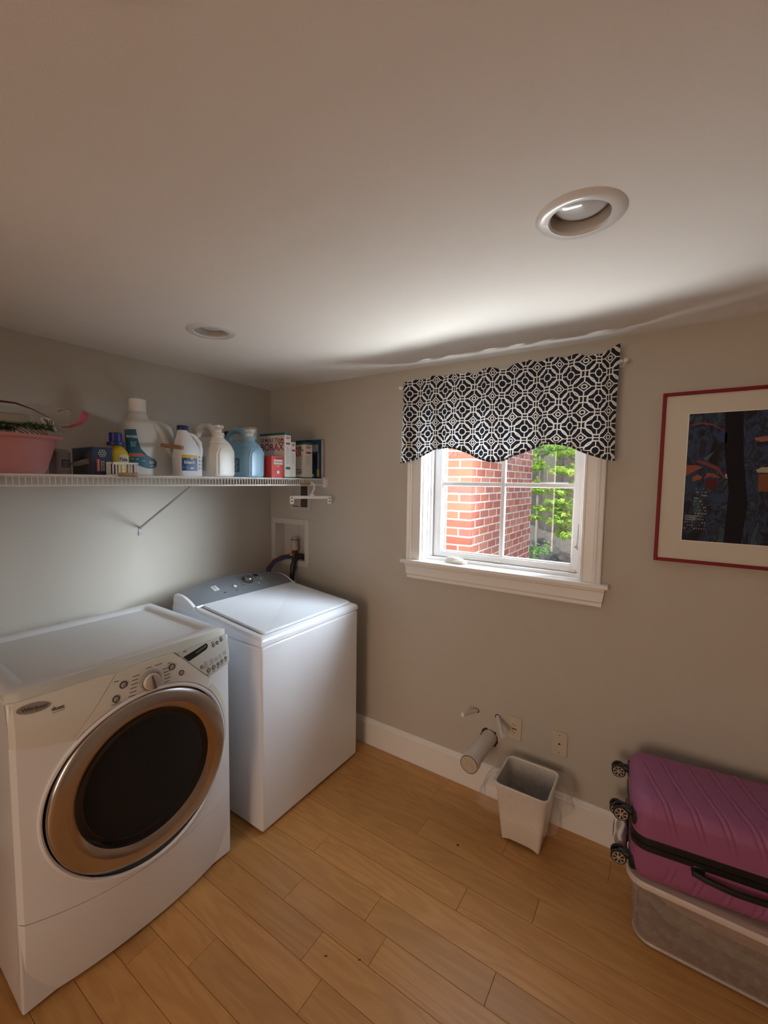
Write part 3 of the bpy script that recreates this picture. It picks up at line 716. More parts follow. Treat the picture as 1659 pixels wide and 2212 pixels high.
# display window
disp = [(.135, .958), (.155, .936), (.235, .952), (.242, .957), (.245, .963), (.243, .970), (.238, .974)]
dpatch(disp, 'display_screen', mat('lcd_dark', (.012, .018, .012), .12), off-.0005, .0012)
M_lcd = mat('lcd_digits', (.16, .19, .16), .5)
m = MB()
for i in range(7): p = .19+i*.007; q = .952+i*.0016; m.add([dp(p, q, .0012), dp(p+.004, q+.001, .0012), dp(p+.004, q+.0075, .0012), dp(p, q+.0065, .0012)], [(0, 1, 2, 3)])
k_ = m.build('display_marks', M_lcd, DR, local=True, smooth=False, fixn=False); k_['kind'] = 'stuff'
M_ring = mat('button_ring', (.10, .095, .09), .3); M_btn = mat('button_cap', (.50, .47, .44), .25, coat=.5)
def dbutton(p, q, r, cap_r=None):
    cap_r = cap_r or r*.66
    x = dfx(p, q)+off-.001
    a = MB().lathe([(r, 0), (r, .0028), (cap_r, .0034), (cap_r, .001)], (x, p, q), 'x', 24, cap1=False).build('button_bezel', M_ring, DR, local=True)
    c = MB().lathe([(cap_r*.97, 0), (cap_r*.97, .003), (cap_r*.8, .005), (cap_r*.3, .0055)], (x, p, q), 'x', 24).build('button', M_btn, DR, local=True)
    m = MB(); m.tube([(x+.0058, p+.35*cap_r*math.cos(t/10*2*PI), q+.35*cap_r*math.sin(t/10*2*PI)) for t in range(10)], .0005, 4, closed=True); m.build('button_symbol', M_text, DR, local=True)
for p, q, r in ((-.074, .938, .0125), (-.100, .903, .0115), (.088, .940, .0125), (.120, .908, .0100), (.271, .955, .0075), (.291, .958, .0075), (.313, .962, .0075),
                (.205, .897, .0065), (.237, .871, .0085), (.262, .873, .0085), (.285, .877, .0068), (.305, .881, .0065), (.326, .885, .0065)): dbutton(p, q, r)
# cycle knob
kx = dfx(.010, .922)+off-.001
kn = MB().lathe([(.036, 0), (.036, .006), (.031, .010), (.0295, .007)], (kx, .010, .922), 'x', 48, cap1=False).build('knob_skirt', mat('knob_skirt', (.34, .33, .31), .3), DR, local=True)
kb = MB().lathe([(.029, .003), (.028, .017), (.026, .020), (.010, .021)], (kx, .010, .922), 'x', 40).build('cycle_knob', mat('knob_face', (.64, .60, .57), .3), DR, local=True)
m = MB(); a = math.radians(100); ux, uz = math.cos(a), math.sin(a)
m.tube([(kx+.021, .010+ux*.024, .922+uz*.024), (kx+.0235, .010, .922), (kx+.023, .010-ux*.022, .922-uz*.022)], [.0022, .0045, .0065], 8)
m.build('knob_grip', mat('grip_dark', (.10, .10, .085), .4), kb, local=True)
# printed marks around the controls (too small to read: short strokes of ink)
m = MB(); rp = random.Random(4)
def ink(p, q, w_, h_=.0022, sl=.0): m.add([dp(p, q, .0003), dp(p+w_, q+sl*w_, .0003), dp(p+w_, q+sl*w_+h_, .0003), dp(p, q+h_, .0003)], [(0, 1, 2, 3)])
for i in range(6): ink(-.064+.004*i, .894+.0115*i, .020+.002*(i % 2))
for i in range(5): ink(.054+.002*(2-abs(i-2)), .897+.011*i, .020+.003*(i % 2))
ink(.000, .9635, .020); ink(.030, .963, .024); ink(-.100, .954, .014); ink(.075, .955, .012)
ink(-.116, .888, .030, .0012); ink(-.112, .885, .02, .0012); ink(-.102, .8885, .003, .003)
for i, (p, q) in enumerate(((.218, .885), (.244, .889), (.268, .893), (.290, .897), (.313, .901))):
    for k in range(5 if i == 0 else 4 if i == 1 else 3): ink(p, q+.0055*k, .003, .003); ink(p+.006, q+.0055*k, rp.uniform(.006, .012), .0018)
for p, q in ((.228, .857), (.254, .859), (.278, .864), (.298, .869), (.320, .873), (.262, .967), (.306, .973), (.137, .976)): ink(p, q, .016, .0018); ink(p+.001, q-.0035, .012, .0018)
k_ = m.build('console_print', M_text, DR, local=True, smooth=False, fixn=False); k_['kind'] = 'stuff'
# oval badge with script lettering
m = MB(); N_ = 36; vs = [dp(-.300, .948, .003)]
for i in range(N_): t = 2*PI*i/N_; vs.append(dp(-.300+.036*math.cos(t), .948+.0135*math.sin(t)-.0*math.cos(t), .0015))
for i in range(N_): t = 2*PI*i/N_; vs.append(dp(-.300+.038*math.cos(t), .948+.0150*math.sin(t), -.002))
m.add(vs, [(0, 1+i, 1+(i+1) % N_) for i in range(N_)]+[(1+i, 1+N_+i, 1+N_+(i+1) % N_, 1+(i+1) % N_) for i in range(N_)])
bd = m.build('badge', mat('badge_metal', (.42, .39, .37), .28, .6), DR, local=True)
def dtext(txt, size, p0, q0, o_, par, **k):
    V, F = text2d(txt, size, **k); mm = MB(); mm.add([dp(p0+p, q0+q, o_) for p, q in V], F)
    return mm.build('lettering', M_text, par, local=True, smooth=False, fixn=False)
dtext('Whirlpool', .0135, -.300, .9485, .0042, bd, shear=.25, bold=.0002)
dtext('duet', .0165, -.2475, .9305, .0008, DR, bold=.0003); m = MB(); m.add([dp(-.262, .919, .0008), dp(-.232, .921, .0008), dp(-.232, .9222, .0008), dp(-.262, .9202, .0008)], [(0, 1, 2, 3)]); m.build('lettering', M_text, DR, local=True, smooth=False)
# door
dc = (.0, DCy, DCz)
MB().lathe([(RH+.004, -.02), (RH+.001, -.02), (RD-.01, .02), (RD-.03, .02)], (.012, DCy, DCz), 'x', 96, cap0=True, cap1=True).build('door_gap', M_dark, DR, local=True)
# soft raised lip around the opening (follows the bow)
m = MB(); L_ = []
for i in range(96):
    t = 2*PI*i/96; y, z = DCy+(RH+.002)*math.cos(t), DCz+(RH+.002)*math.sin(t); L_.append((dfx(y, z)+.006, y, z))
m.tube(L_, .0065, 8, closed=True); m.build('door_lip', M_white, DR, local=True)
door = MB().lathe([(RD-.004, .020), (RD, .030), (RD, .042), (RD-.004, .047), (RD-.020, .054), (RD-.048, .057)], dc, 'x', 128, cap0=True, cap1=False).build('door', M_steel, DR, local=True, ang=.9)
MB().lathe([(RD-.048, .057), (RD-.051, .0565), (RD-.072, .042), (RD-.074, .040)], dc, 'x', 128, cap0=False, cap1=False).build('bevel_ring', M_bronze, door, local=True, ang=.9)
MB().lathe([(RD-.0725, .042), (RD-.082, .036), (RD-.094, .033)], dc, 'x', 128, cap0=False, cap1=False).build('glass_rim', M_blackgloss, door, local=True)
MB().lathe([(RD-.093, .033), (RD-.118, .024), (RD-.16, .012), (RD-.20, .002), (.05, -.006), (.002, -.008)], dc, 'x', 96, cap0=False, cap1=True).build('window_bowl', mat('smoked_glass', (.028, .019, .013), .10, coat=.6), door, local=True, ang=1.2)
# drum edge seen through the smoked glass
MB().tube([(.012, DCy-.135, DCz-.085), (.006, DCy-.06, DCz-.065), (.002, DCy+.02, DCz-.035), (.012, DCy+.12, DCz+.06)], .0012, 6).build('drum_edge', mat('drum_line', (.20, .17, .14), .5), door, local=True)

# ================================================================ WASHER
WA = thing('washer', (.53, -.49, 0), 'white top-loading washing machine in the corner with grey sloped console', 'washing machine')
X0, X1, Y0, Y1, ZS = .19, .880, -.840, -.140, .876
MB().box(X0, X1, Y0, Y1, .012, ZS-.0015).build('cabinet', M_white, WA, bevel=.012, bseg=3)
MB().box(X0+.01, X1-.008, Y0+.008, Y1-.008, .85, .89).build('seam_backing', M_seam, WA)
for a in (X0+.06, X1-.06):
    for b in (Y0+.06, Y1-.06): MB().lathe([(.02, 0), (.02, .014)], (a, b, 0), 'z', 12).build('foot', M_black, WA)
def wz(x):                                                # top slopes up towards the console
    return T(.914, .962, max(0, min(1, (X1-.02-x)/(X1-.02-.373))))
m = MB()
def wtop(x, y):
    e = min(X1-x, y-Y0, Y1-y); r_ = .026; z = wz(x)
    if e < r_: z -= r_-math.sqrt(max(0, r_*r_-(r_-e)**2))
    return z
xs = [X0, .25, .30, .34, .373]+[.373+(X1-.03-.373)*i/12 for i in range(1, 13)]+[X1-.024, X1-.018, X1-.012, X1-.007, X1-.003, X1-.001, X1]
ys = [Y0, Y0+.001, Y0+.003, Y0+.007, Y0+.012, Y0+.018, Y0+.026]+[Y0+.03+(Y1-Y0-.06)*i/14 for i in range(15)]+[Y1-.026, Y1-.018, Y1-.012, Y1-.007, Y1-.003, Y1-.001, Y1]
nx, ny = len(xs), len(ys)
m.add([(x, y, wtop(x, y)) for y in ys for x in xs], [(j*nx+i, j*nx+i+1, (j+1)*nx+i+1, (j+1)*nx+i) for j in range(ny-1) for i in range(nx-1)])
zb = ZS+.0015
bl = [(x, Y0) for x in xs]+[(X1, y) for y in ys[1:]]+[(x, Y1) for x in xs[::-1][1:]]+[(X0, y) for y in ys[::-1][1:-1]]
vs = [(x, y, wtop(x, y)) for x, y in bl]+[(x, y, zb) for x, y in bl]; n = len(bl)
m.add(vs, [(i, n+i, n+(i+1) % n, (i+1) % n) for i in range(n)]); m.add([(X0, Y0, zb), (X1, Y0, zb), (X1, Y1, zb), (X0, Y1, zb)], [(0, 3, 2, 1)])
m.build('top_cover', M_white, WA, ang=.7)
# dark joint line and the lid
lx0, lx1, ly0, ly1 = .385, X1-.028, Y0+.040, Y1-.030
def slab(x0, x1, y0, y1, h0, h1, r_=.02, n=6):
    out = []
    for cx_, cy_, a0 in ((x1-r_, y1-r_, 0), (x0+r_, y1-r_, 90), (x0+r_, y0+r_, 180), (x1-r_, y0+r_, 270)):
        for i in range(n+1): t = math.radians(a0+90*i/n); out.append((cx_+r_*math.cos(t), cy_+r_*math.sin(t)))
    mm = MB(); k = len(out); vs = []
    for h, ins in ((h0, 0), (h1-.003, 0), (h1, .004)):
        cx_, cy_ = (x0+x1)/2, (y0+y1)/2
        for x, y in out:
            x2 = x-math.copysign(ins, x-cx_); y2 = y-math.copysign(ins, y-cy_); vs.append((x2, y2, wz(x2)+h))
    mm.add(vs, [(a*k+i, a*k+(i+1) % k, (a+1)*k+(i+1) % k, (a+1)*k+i) for a in range(2) for i in range(k)]+[tuple(range(k))[::-1], tuple(range(2*k, 3*k))]); return mm
slab(lx0-.004, lx1+.004, ly0-.005, ly1+.005, -.004, .0012, .024).build('lid_gap', M_seam, WA, ang=.4)
slab(lx0, lx1, ly0, ly1, .0005, .011).build('lid', mat('lid_white', (.80, .83, .88), .2, coat=.4), WA, ang=.5)
# console
def carc(y): u = (y-(Y0+Y1)/2)/((Y1-Y0)/2); return 1.004+.043*(1-u*u)
def csurf(y, t):                                          # t 0 = front bottom edge, 1 = back top
    x = T(.375, .205, t); z = T(.962, carc(y), t); z += .016*math.sin(PI*t)
    return (x, y, z)
M_cons = mat('console_silver', (.22, .235, .255), .35, .35, coat=.2)
NY = 30; yy = [Y0+.018+(Y1-Y0-.036)*i/NY for i in range(NY+1)]
def console_solid(ya, yb, drop=0):
    mm = MB(); ys_ = [T(ya, yb, i/NY) for i in range(NY+1)] if yb-ya > .1 else [ya, yb]
    sec = []
    for y in ys_:
        P = [csurf(y, t/10) for t in range(11)]; P = [(p[0], p[1], p[2]-drop) for p in P]+[(X0+.004, y, carc(y)-.016-drop), (X0+.002, y, .93), (.375, y, .93)]; sec.append(P)
    k = len(sec[0]); mm.add([p for s_ in sec for p in s_], [(i*k+j, i*k+(j+1) % k, (i+1)*k+(j+1) % k, (i+1)*k+j) for i in range(len(sec)-1) for j in range(k)]+[tuple(range(k)), tuple(range((len(sec)-1)*k, len(sec)*k))[::-1]])
    return mm
console_solid(Y0+.022, Y1-.016).build('console', M_cons, WA, ang=.5)
console_solid(Y0+.001, Y0+.0215, -.001).build('end_cap', M_white, WA, bevel=.004, ang=.5)
console_solid(Y1-.0155, Y1-.001, -.001).build('end_cap', M_white, WA, bevel=.004, ang=.5)
MB().tube([(.384, Y0+.012, .966), (.384, Y1-.010, .966)], .0055, 8).build('console_trim', M_white, WA)
def cp(y, t, o_=.001):
    p = Vector(csurf(y, t)); a = Vector(csurf(y, t+.02))-p; n_ = Vector((0, 1, 0)).cross(a).normalized(); n_ = n_ if n_.z > 0 else -n_
    return p+n_*o_
def cbox(y0, y1, t0, t1, o_, name, m_):
    mm = MB(); mm.add([cp(y0, t0, o_), cp(y1, t0, o_), cp(y1, t1, o_), cp(y0, t1, o_), cp(y0, t0, -.002), cp(y1, t0, -.002), cp(y1, t1, -.002), cp(y0, t1, -.002)], [(0, 1, 2, 3), (0, 4, 5, 1), (1, 5, 6, 2), (2, 6, 7, 3), (3, 7, 4, 0)]); return mm.build(name, m_, WA, smooth=False)
M_silver = mat('logo_silver', (.72, .73, .74), .3, .3)
lg = cbox(-.672, -.640, .38, .60, .0015, 'logo_plate', M_silver)
m = MB(); m.add([cp(-.670, .48, .002), cp(-.642, .52, .002), cp(-.642, .54, .002), cp(-.670, .50, .002)], [(0, 1, 2, 3)]); m.add([cp(-.659, .38, .002), cp(-.656, .38, .002), cp(-.656, .6, .002), cp(-.659, .6, .002)], [(0, 1, 2, 3)]); m.build('logo_mark', M_cons, lg, smooth=False, fixn=False)
cbox(-.632, -.618, .22, .25, .001, 'badge_print', M_text)
cbox(-.372, -.338, .60, .76, .0012, 'display_window', M_blackgloss)
kc = cp(-.437, .50, 0); kn_ = (cp(-.437, .50, .01)-cp(-.437, .50, 0)).normalized()
def along(r0, name, prof, m_, par, c=kc, seg=32):
    u_ = Vector((0, 1, 0)); v_ = kn_.cross(u_); mm = MB(); vs = []
    for r_, h in prof:
        for k in range(seg): t = 2*PI*k/seg; vs.append(c+kn_*h+r_*(math.cos(t)*u_+math.sin(t)*v_))
    mm.add(vs, [(i*seg+k, i*seg+(k+1) % seg, (i+1)*seg+(k+1) % seg, (i+1)*seg+k) for i in range(len(prof)-1) for k in range(seg)]+[tuple(range((len(prof)-1)*seg, len(prof)*seg))])
    return mm.build(name, m_, par)
along(0, 'knob_skirt', [(.034, 0), (.034, .003), (.028, .006)], mat('knob_dark', (.10, .10, .10), .3, .5), WA)
along(0, 'cycle_knob', [(.025, .004), (.023, .020), (.019, .024), (.006, .025)], mat('knob_chrome', (.36, .35, .34), .22, .9), WA)
sb = cp(-.545, .36, 0); along(0, 'start_button', [(.011, 0), (.011, .003), (.008, .005)], M_silver, WA, sb)
along(0, 'start_button_ring', [(.0145, 0), (.0145, .0015), (.0105, .002)], M_chrome, WA, sb)
along(0, 'option_button', [(.005, 0), (.005, .0025)], M_silver, WA, cp(-.385, .28, 0)); along(0, 'option_button', [(.005, 0), (.005, .0025)], M_silver, WA, cp(-.345, .45, 0))
m = MB()
def cink(y, t, w_, h_=.018): m.add([cp(y, t, .0006), cp(y+w_, t, .0006), cp(y+w_, t+h_, .0006), cp(y, t+h_, .0006)], [(0, 1, 2, 3)])
for i in range(5): cink(-.505+.004*i, .32+.10*i, .026); cink(-.392-.003*i+.004, .30+.10*i, .022)
for k in range(3):
    for i in range(5): cink(-.315+.042*k, .26+.11*i, .016+.004*(i % 2), .014)
cink(-.56, .20, .02)
k_ = m.build('console_print', M_text, WA, smooth=False, fixn=False); k_['kind'] = 'stuff'
# ================================================================ WIRE SHELF
SH = thing('wire_shelf', (.26, -.9, 1.60), 'white ventilated wire shelf across the left wall above the machines', 'shelf')
SZ, SX, SY0, SY1 = 1.618, .513, -2.35, -.012
M_wire = mat('wire_white', (.74, .73, .70), .35)
MB().tube([(SX, SY0, SZ), (SX, SY1, SZ)], .0036, 8).build('front_rod', M_wire, SH)
MB().tube([(SX+.001, SY0, SZ-.037), (SX+.001, SY1, SZ-.037)], .0036, 8).build('lip_rod', M_wire, SH)
MB().tube([(.012, SY0, SZ-.004), (.012, SY1, SZ-.004)], .0032, 8).build('rear_rod', M_wire, SH)
MB().tube([(.26, SY0, SZ-.006), (.26, SY1, SZ-.006)], .0030, 8).build('middle_rod', M_wire, SH)
m = MB(); y = SY1-.006
while y > SY0:
    m.tube([(.012, y, SZ+.0), (SX-.004, y, SZ+.0), (SX+.003, y, SZ-.005), (SX+.003, y, SZ-.039)], .0016, 5); y -= .0170
g = m.build('wire_grid', M_wire, SH, ang=1.2); g['kind'] = 'stuff'
def strut(yw):
    m = MB(); m.tube([(.492, yw, SZ-.030), (.010, yw-.0, 1.352), (.004, yw, 1.340)], .0068, 8, flat=.55)
    m.box(.0, .004, yw-.010, yw+.010, 1.305, 1.350); m.lathe([(.004, 0), (.003, .003)], (.004, yw, 1.318), 'x', 10); return m.build('diagonal_brace', mat('brace_grey', (.42, .41, .40), .4), SH)
strut(-.898); strut(-1.95)
m = MB(); m.box(SX-.030, SX+.022, -.018, -.0, SZ-.004, SZ+.010).box(SX-.012, SX+.014, -.026, -.0, SZ-.052, SZ-.003)
m.build('end_bracket', M_plwhite, SH, bevel=.002)
m = MB(); m.lathe([(.003, 0), (.003, -.002)], (SX+.014, -.018, SZ+.003), 'y', 10); m.build('screw', M_dark, SH)
ZB = SZ+.0022
# ---------------- jugs
def bar(x, y0, y1, z0, z1): return [(x, y0, z0), (x, y1, z0), (x, y1, z1), (x, y0, z1)]
def se_x(cx, cy, a, b, n, y):                              # front of a superellipse body at y
    t = min(1, abs((y-cy)/b)); return cx+a*(1-t**n)**(1/n)
def se_y(cx, cy, a, b, n, x):
    t = min(1, abs((x-cx)/a)); return cy-b*(1-t**n)**(1/n)
def curved_print(poly, cx, cy, a, b, n, name, m_, par, o_=.0004, th=.0009, du=.01):
    return remesh_map(poly, lambda y, z: se_x(cx, cy, a, b, n, y)+o_, th, du).build(name, m_, par, ang=.6)
def curved_text(txt, size, y0, z0, cx, cy, a, b, n, m_, par, o_=.0022, **k):
    V, F = text2d(txt, size, **k); mm = MB(); mm.add([(se_x(cx, cy, a, b, n, y0+p)+o_, y0+p, z0+q) for p, q in V], F)
    return mm.build('lettering', m_, par, smooth=False, fixn=False)
# big translucent detergent jug
bx, by, ba, bb = .245, -.985, .070, .121
J = thing('detergent_jug', (bx, by, ZB), 'tall translucent white jug with teal swoosh label, largest on the shelf', 'jug')
M_trl = mat('milky_plastic', (.66, .67, .64), .35, sss=.2, trans=.12)
m = MB(); m.loft([(bx, by, ZB+h, a, b, n) for h, a, b, n in ((0, .062, .112, 4), (.006, .068, .119, 4), (.03, ba, bb, 4), (.17, ba, bb, 4), (.21, ba*.98, bb*.98, 3.6), (.238, .066, .113, 3.2), (.252, .060, .098, 2.8), (.262, .046, .072, 2.4))], 56)
m.build('body', M_trl, J)
ncy = by-.034
m = MB(); m.lathe([(.062, .240), (.050, .262), (.042, .272), (.041, .285), (.036, .290), (.034, .298)], (bx, ncy, ZB), 'z', 36); m.build('neck', M_trl, J)
m = MB(); m.lathe([(.0345, .298), (.0355, .300), (.0355, .352), (.032, .356)], (bx, ncy, ZB), 'z', 36); m.build('cap', mat('cap_white', (.80, .79, .77), .4), J)
m = MB(); P = [(bx+.058, by+.012, ZB+.238), (bx+.070, by+.034, ZB+.208), (bx+.073, by+.052, ZB+.165), (bx+.070, by+.076, ZB+.125), (bx+.060, by+.092, ZB+.10)]
m.tube(P, [.014, .015, .015, .015, .012], 10); m.build('handle', M_trl, J)
T1 = mat('label_teal', (.012, .105, .165), .4); W1 = mat('print_white', (.75, .76, .74), .5)
cp_ = (bx, by, ba, bb, 4)
pl_ = [(by-.116, ZB+.207), (by-.078, ZB+.210), (by-.072, ZB+.17), (by-.060, ZB+.125), (by-.030, ZB+.095), (by+.002, ZB+.078), (by+.012, ZB+.066), (by+.010, ZB+.045), (by-.006, ZB+.036), (by-.030, ZB+.034), (by-.112, ZB+.060)]
lb = curved_print(pl_, *cp_, 'label', T1, J)
curved_print([(by-.106, ZB+.102), (by-.058, ZB+.103), (by-.040, ZB+.090), (by-.106, ZB+.086)], *cp_, 'label_stripe', mat('label_coral', (.52, .12, .06), .5), lb, .0016, .0004)
curved_text('COS', .036, by-.094, ZB+.180, *cp_, W1, lb, sx=1) if False else curved_text('ecos', .021, by-.094, ZB+.178, *cp_, W1, lb, bold=.0006)
curved_text('225', .015, by-.012, ZB+.063, *cp_, W1, lb, bold=.0004); curved_text('fl oz', .006, by-.012, ZB+.051, *cp_, W1, lb)
mm = MB()
for i, (p, q, w_) in enumerate(((-.100, .150, .022), (-.100, .142, .018), (-.100, .134, .020), (-.100, .075, .010), (-.080, .075, .010), (-.055, .068, .014), (-.020, .044, .022))):
    mm.add([(se_x(*cp_, by+y_)+.002, by+y_, ZB+z_) for y_, z_ in ((p, q), (p+w_, q), (p+w_, q+.0025), (p, q+.0025))], [(0, 1, 2, 3)])
k_ = mm.build('label_print', W1, lb, smooth=False, fixn=False); k_['kind'] = 'stuff'
# bleach jug
bx, by, ba, bb = .382, -.860, .046, .062
J = thing('bleach_jug', (bx, by, ZB), 'white bleach jug with dark blue cap and blue and yellow label', 'jug')
M_bl = mat('bleach_white', (.74, .76, .80), .3)
m = MB(); m.loft([(bx, by+dy, ZB+h, a, b, n) for h, a, b, n, dy in ((0, .040, .055, 4, 0), (.006, .044, .061, 4, 0), (.10, ba, bb, 4, 0), (.118, .045, .060, 3.5, 0), (.14, .043, .054, 3, -.003), (.17, .042, .043, 2.6, -.010), (.195, .031, .031, 2.2, -.018), (.212, .024, .024, 2, -.022), (.222, .021, .021, 2, -.022))], 48)
m.build('body', M_bl, J)
MB().lathe([(.0245, .220), (.0255, .222), (.0255, .238), (.0235, .242)], (bx, by-.022, ZB), 'z', 24).build('cap', mat('cap_blue', (.012, .025, .12), .4), J)
m = MB(); m.tube([(bx+.01, by-.006, ZB+.205), (bx+.02, by+.022, ZB+.196), (bx+.028, by+.046, ZB+.165), (bx+.028, by+.052, ZB+.125), (bx+.025, by+.050, ZB+.10)], [.010, .0115, .012, .012, .012], 10); m.build('handle', M_bl, J)
cp_ = (bx, by, ba, bb, 4)
lb = curved_print([(by-.052, ZB+.028), (by+.022, ZB+.028), (by+.022, ZB+.102), (by-.052, ZB+.102)], *cp_, 'label', mat('label_blue', (.012, .06, .20), .4), J)
curved_print([(by-.052, ZB+.0885), (by+.022, ZB+.0885), (by+.022, ZB+.1025), (by-.052, ZB+.1025)], *cp_, 'label_stripe', mat('label_yellow', (.60, .40, .03), .5), lb, .0014, .0004)
curved_text('bleach', .021, by-.018, ZB+.068, *cp_, W1, lb, bold=.0004)
mm = MB()
for p, q, w_, h_ in ((-.048, .045, .020, .002), (-.048, .040, .024, .002), (-.015, .036, .018, .009), (-.012, .082, .012, .008)):
    mm.add([(se_x(*cp_, by+y_)+.002, by+y_, ZB+z_) for y_, z_ in ((p, q), (p+w_, q), (p+w_, q+h_), (p, q+h_))], [(0, 1, 2, 3)])
k_ = mm.build('label_print', mat('print_pale', (.5, .55, .6), .5), lb, smooth=False, fixn=False); k_['kind'] = 'stuff'
mm = MB()
for i in range(7): 
    p, q = .028+.016*(i % 2), .035+.018*(i//2); mm.add([(se_x(*cp_, by+y_)+.001, by+y_, ZB+z_) for y_, z_ in ((p, q), (p+.010, q), (p+.010, q+.011), (p, q+.011))], [(0, 1, 2, 3)])
k_ = mm.build('label_print', mat('print_grey', (.35, .35, .36), .6), lb, smooth=False, fixn=False); k_['kind'] = 'stuff'
# wooden rod end sticking out between the jugs
o = MB().tube([(.335, -.957, ZB+.146), (.462, -.934, ZB+.131)], .0095, 16).build('wooden_dowel', mat('dowel_wood', (.30, .17, .075), .6, var=.2, vscale=40)); tag(o, 'short brown wooden dowel poking out between two jugs on the shelf', 'dowel')
# clear cup behind
o = MB().lathe([(.030, 0), (.033, .12), (.020, .15), (.018, .185), (.021, .187), (.021, .205), (.018, .207)], (.125, -.865, ZB), 'z', 24); o = o.build('spray_bottle', mat('lilac_plastic', (.42, .43, .55), .3)); tag(o, 'pale lilac bottle mostly hidden behind the bleach jug', 'bottle')
# the two tap jugs, deep bodies with narrow fronts
def tap_jug(cy, body, dark, label, vent, cup, printcol):
    J = thing('tap_jug', (.30, cy, ZB), label, 'jug', group='detergent jugs with pour taps')
    cx = .300; a_ = .148; b_ = .070
    m = MB(); m.loft([(cx+dx, cy, ZB+h, a, b, n) for h, a, b, n, dx in ((0, .138, .062, 5, 0), (.006, .146, .068, 5, 0), (.02, a_, b_, 5, 0), (.135, a_, b_, 5, 0), (.160, .143, .064, 4, 0), (.180, .132, .052, 3.4, .0), (.195, .118, .038, 3, .004), (.206, .10, .026, 2.6, .008))], 64)
    m.build('body', body, J)
    # raised rounded panel on the narrow front
    pan = [(cy-.040, ZB+.014), (cy+.056, ZB+.014), (cy+.056, ZB+.115)]+[(cy+.008+.048*math.cos(t), ZB+.115+.042*math.sin(t)) for t in [PI*i/14 for i in range(15)]]+[(cy-.040, ZB+.115)]
    remesh_map(pan, lambda y, z: se_x(cx, cy, a_, b_, 5, y)-.004*max(0, (z-ZB-.135)/.02), .0035, .012).build('front_panel', body, J, ang=.9, bevel=.001)
    MB().tube([(se_x(cx, cy, a_, b_, 5, cy-.052)+.001, cy-.052, ZB+.02), (se_x(cx, cy, a_, b_, 5, cy-.052)+.001, cy-.052, ZB+.11), (se_x(cx, cy, a_, b_, 5, cy-.040)+.0005, cy-.044, ZB+.145), (.432, cy-.018, ZB+.170)], .0035, 6).build('moulded_rib', body, J)
    m = MB(); m.lathe([(.050, .168), (.036, .190), (.028, .200), (.027, .214), (.031, .215), (.031, .222), (.024, .225)], (.400, cy-.012, ZB), 'z', 32); m.build('neck', body, J)
    tp = MB(); tp.lathe([(.020, .224), (.020, .238), (.012, .240), (.011, .258), (.004, .260)], (.400, cy-.012, ZB), 'z', 20)
    tp.box(.385, .425, cy-.030, cy+.006, ZB+.250, ZB+.262); tp.lathe([(.010, 0), (.010, .014), (.006, .014), (.006, .004)], (.415, cy-.012, ZB+.249), 'x', 16)
    tp.build('tap', mat('tap_white', (.80, .79, .76), .35), J, bevel=.001)
    m = MB(); m.tube([(.385, cy, ZB+.190), (.352, cy, ZB+.232), (.31, cy, ZB+.262), (.255, cy, ZB+.266), (.215, cy, ZB+.245), (.192, cy, ZB+.205), (.185, cy, ZB+.18)], [.020, .019, .018, .018, .018, .020, .024], 12); m.build('handle', body, J)
    MB().lathe([(.020, .245), (.021, .247), (.021, .262), (.018, .264)], (.195, cy, ZB), 'z', 20).lathe([(.016, .2), (.016, .246)], (.195, cy, ZB), 'z', 16).build('vent_cap', vent, J)
    yb = lambda x: se_y(cx, cy, a_, b_, 5, x)
    mm = MB()
    for x0, x1, z0, z1 in [(.335, .385, .03, .105)]: mm.add([(x0, yb(x0)-.0006, ZB+z0), (x1, yb(x1)-.0006, ZB+z0), (x1, yb(x1)-.0006, ZB+z1), (x0, yb(x0)-.0006, ZB+z1)], [(0, 1, 2, 3)])
    lb = mm.build('side_label', dark, J, smooth=False)
    mm = MB()
    for i in range(7): x0 = .342+.006*(i % 3); z0 = .038+.009*i; mm.add([(x0, yb(x0)-.0012, ZB+z0), (x0+.020, yb(x0)-.0012, ZB+z0), (x0+.020, yb(x0)-.0012, ZB+z0+.004), (x0, yb(x0)-.0012, ZB+z0+.004)], [(0, 1, 2, 3)])
    k_ = mm.build('label_print', printcol, lb, smooth=False, fixn=False); k_['kind'] = 'stuff'
    if cup:
        MB().lathe([(.037, .207), (.0385, .208), (.0375, .268), (.034, .273), (.004, .275)], (.400, cy-.012, ZB), 'z', 36, cap0=False).build('measuring_cup', film('cup_clear', (.75, .80, .82), .20, .15), J)
tap_jug(-.690, mat('cream_plastic', (.74, .72, .66), .35, sss=.1), mat('label_olive', (.50, .48, .40), .5), 'cream white detergent jug with bare pour tap beside the bleach', mat('vent_white', (.7, .68, .62), .4), False, mat('print_green', (.10, .13, .05), .6))
tap_jug(-.490, mat('blue_plastic', (.24, .43, .58), .3, sss=.05), mat('label_navy', (.05, .13, .20), .5), 'light blue detergent jug with clear cup over its tap', mat('vent_black', (.02, .02, .025), .4), True, mat('print_light', (.5, .55, .55), .6))
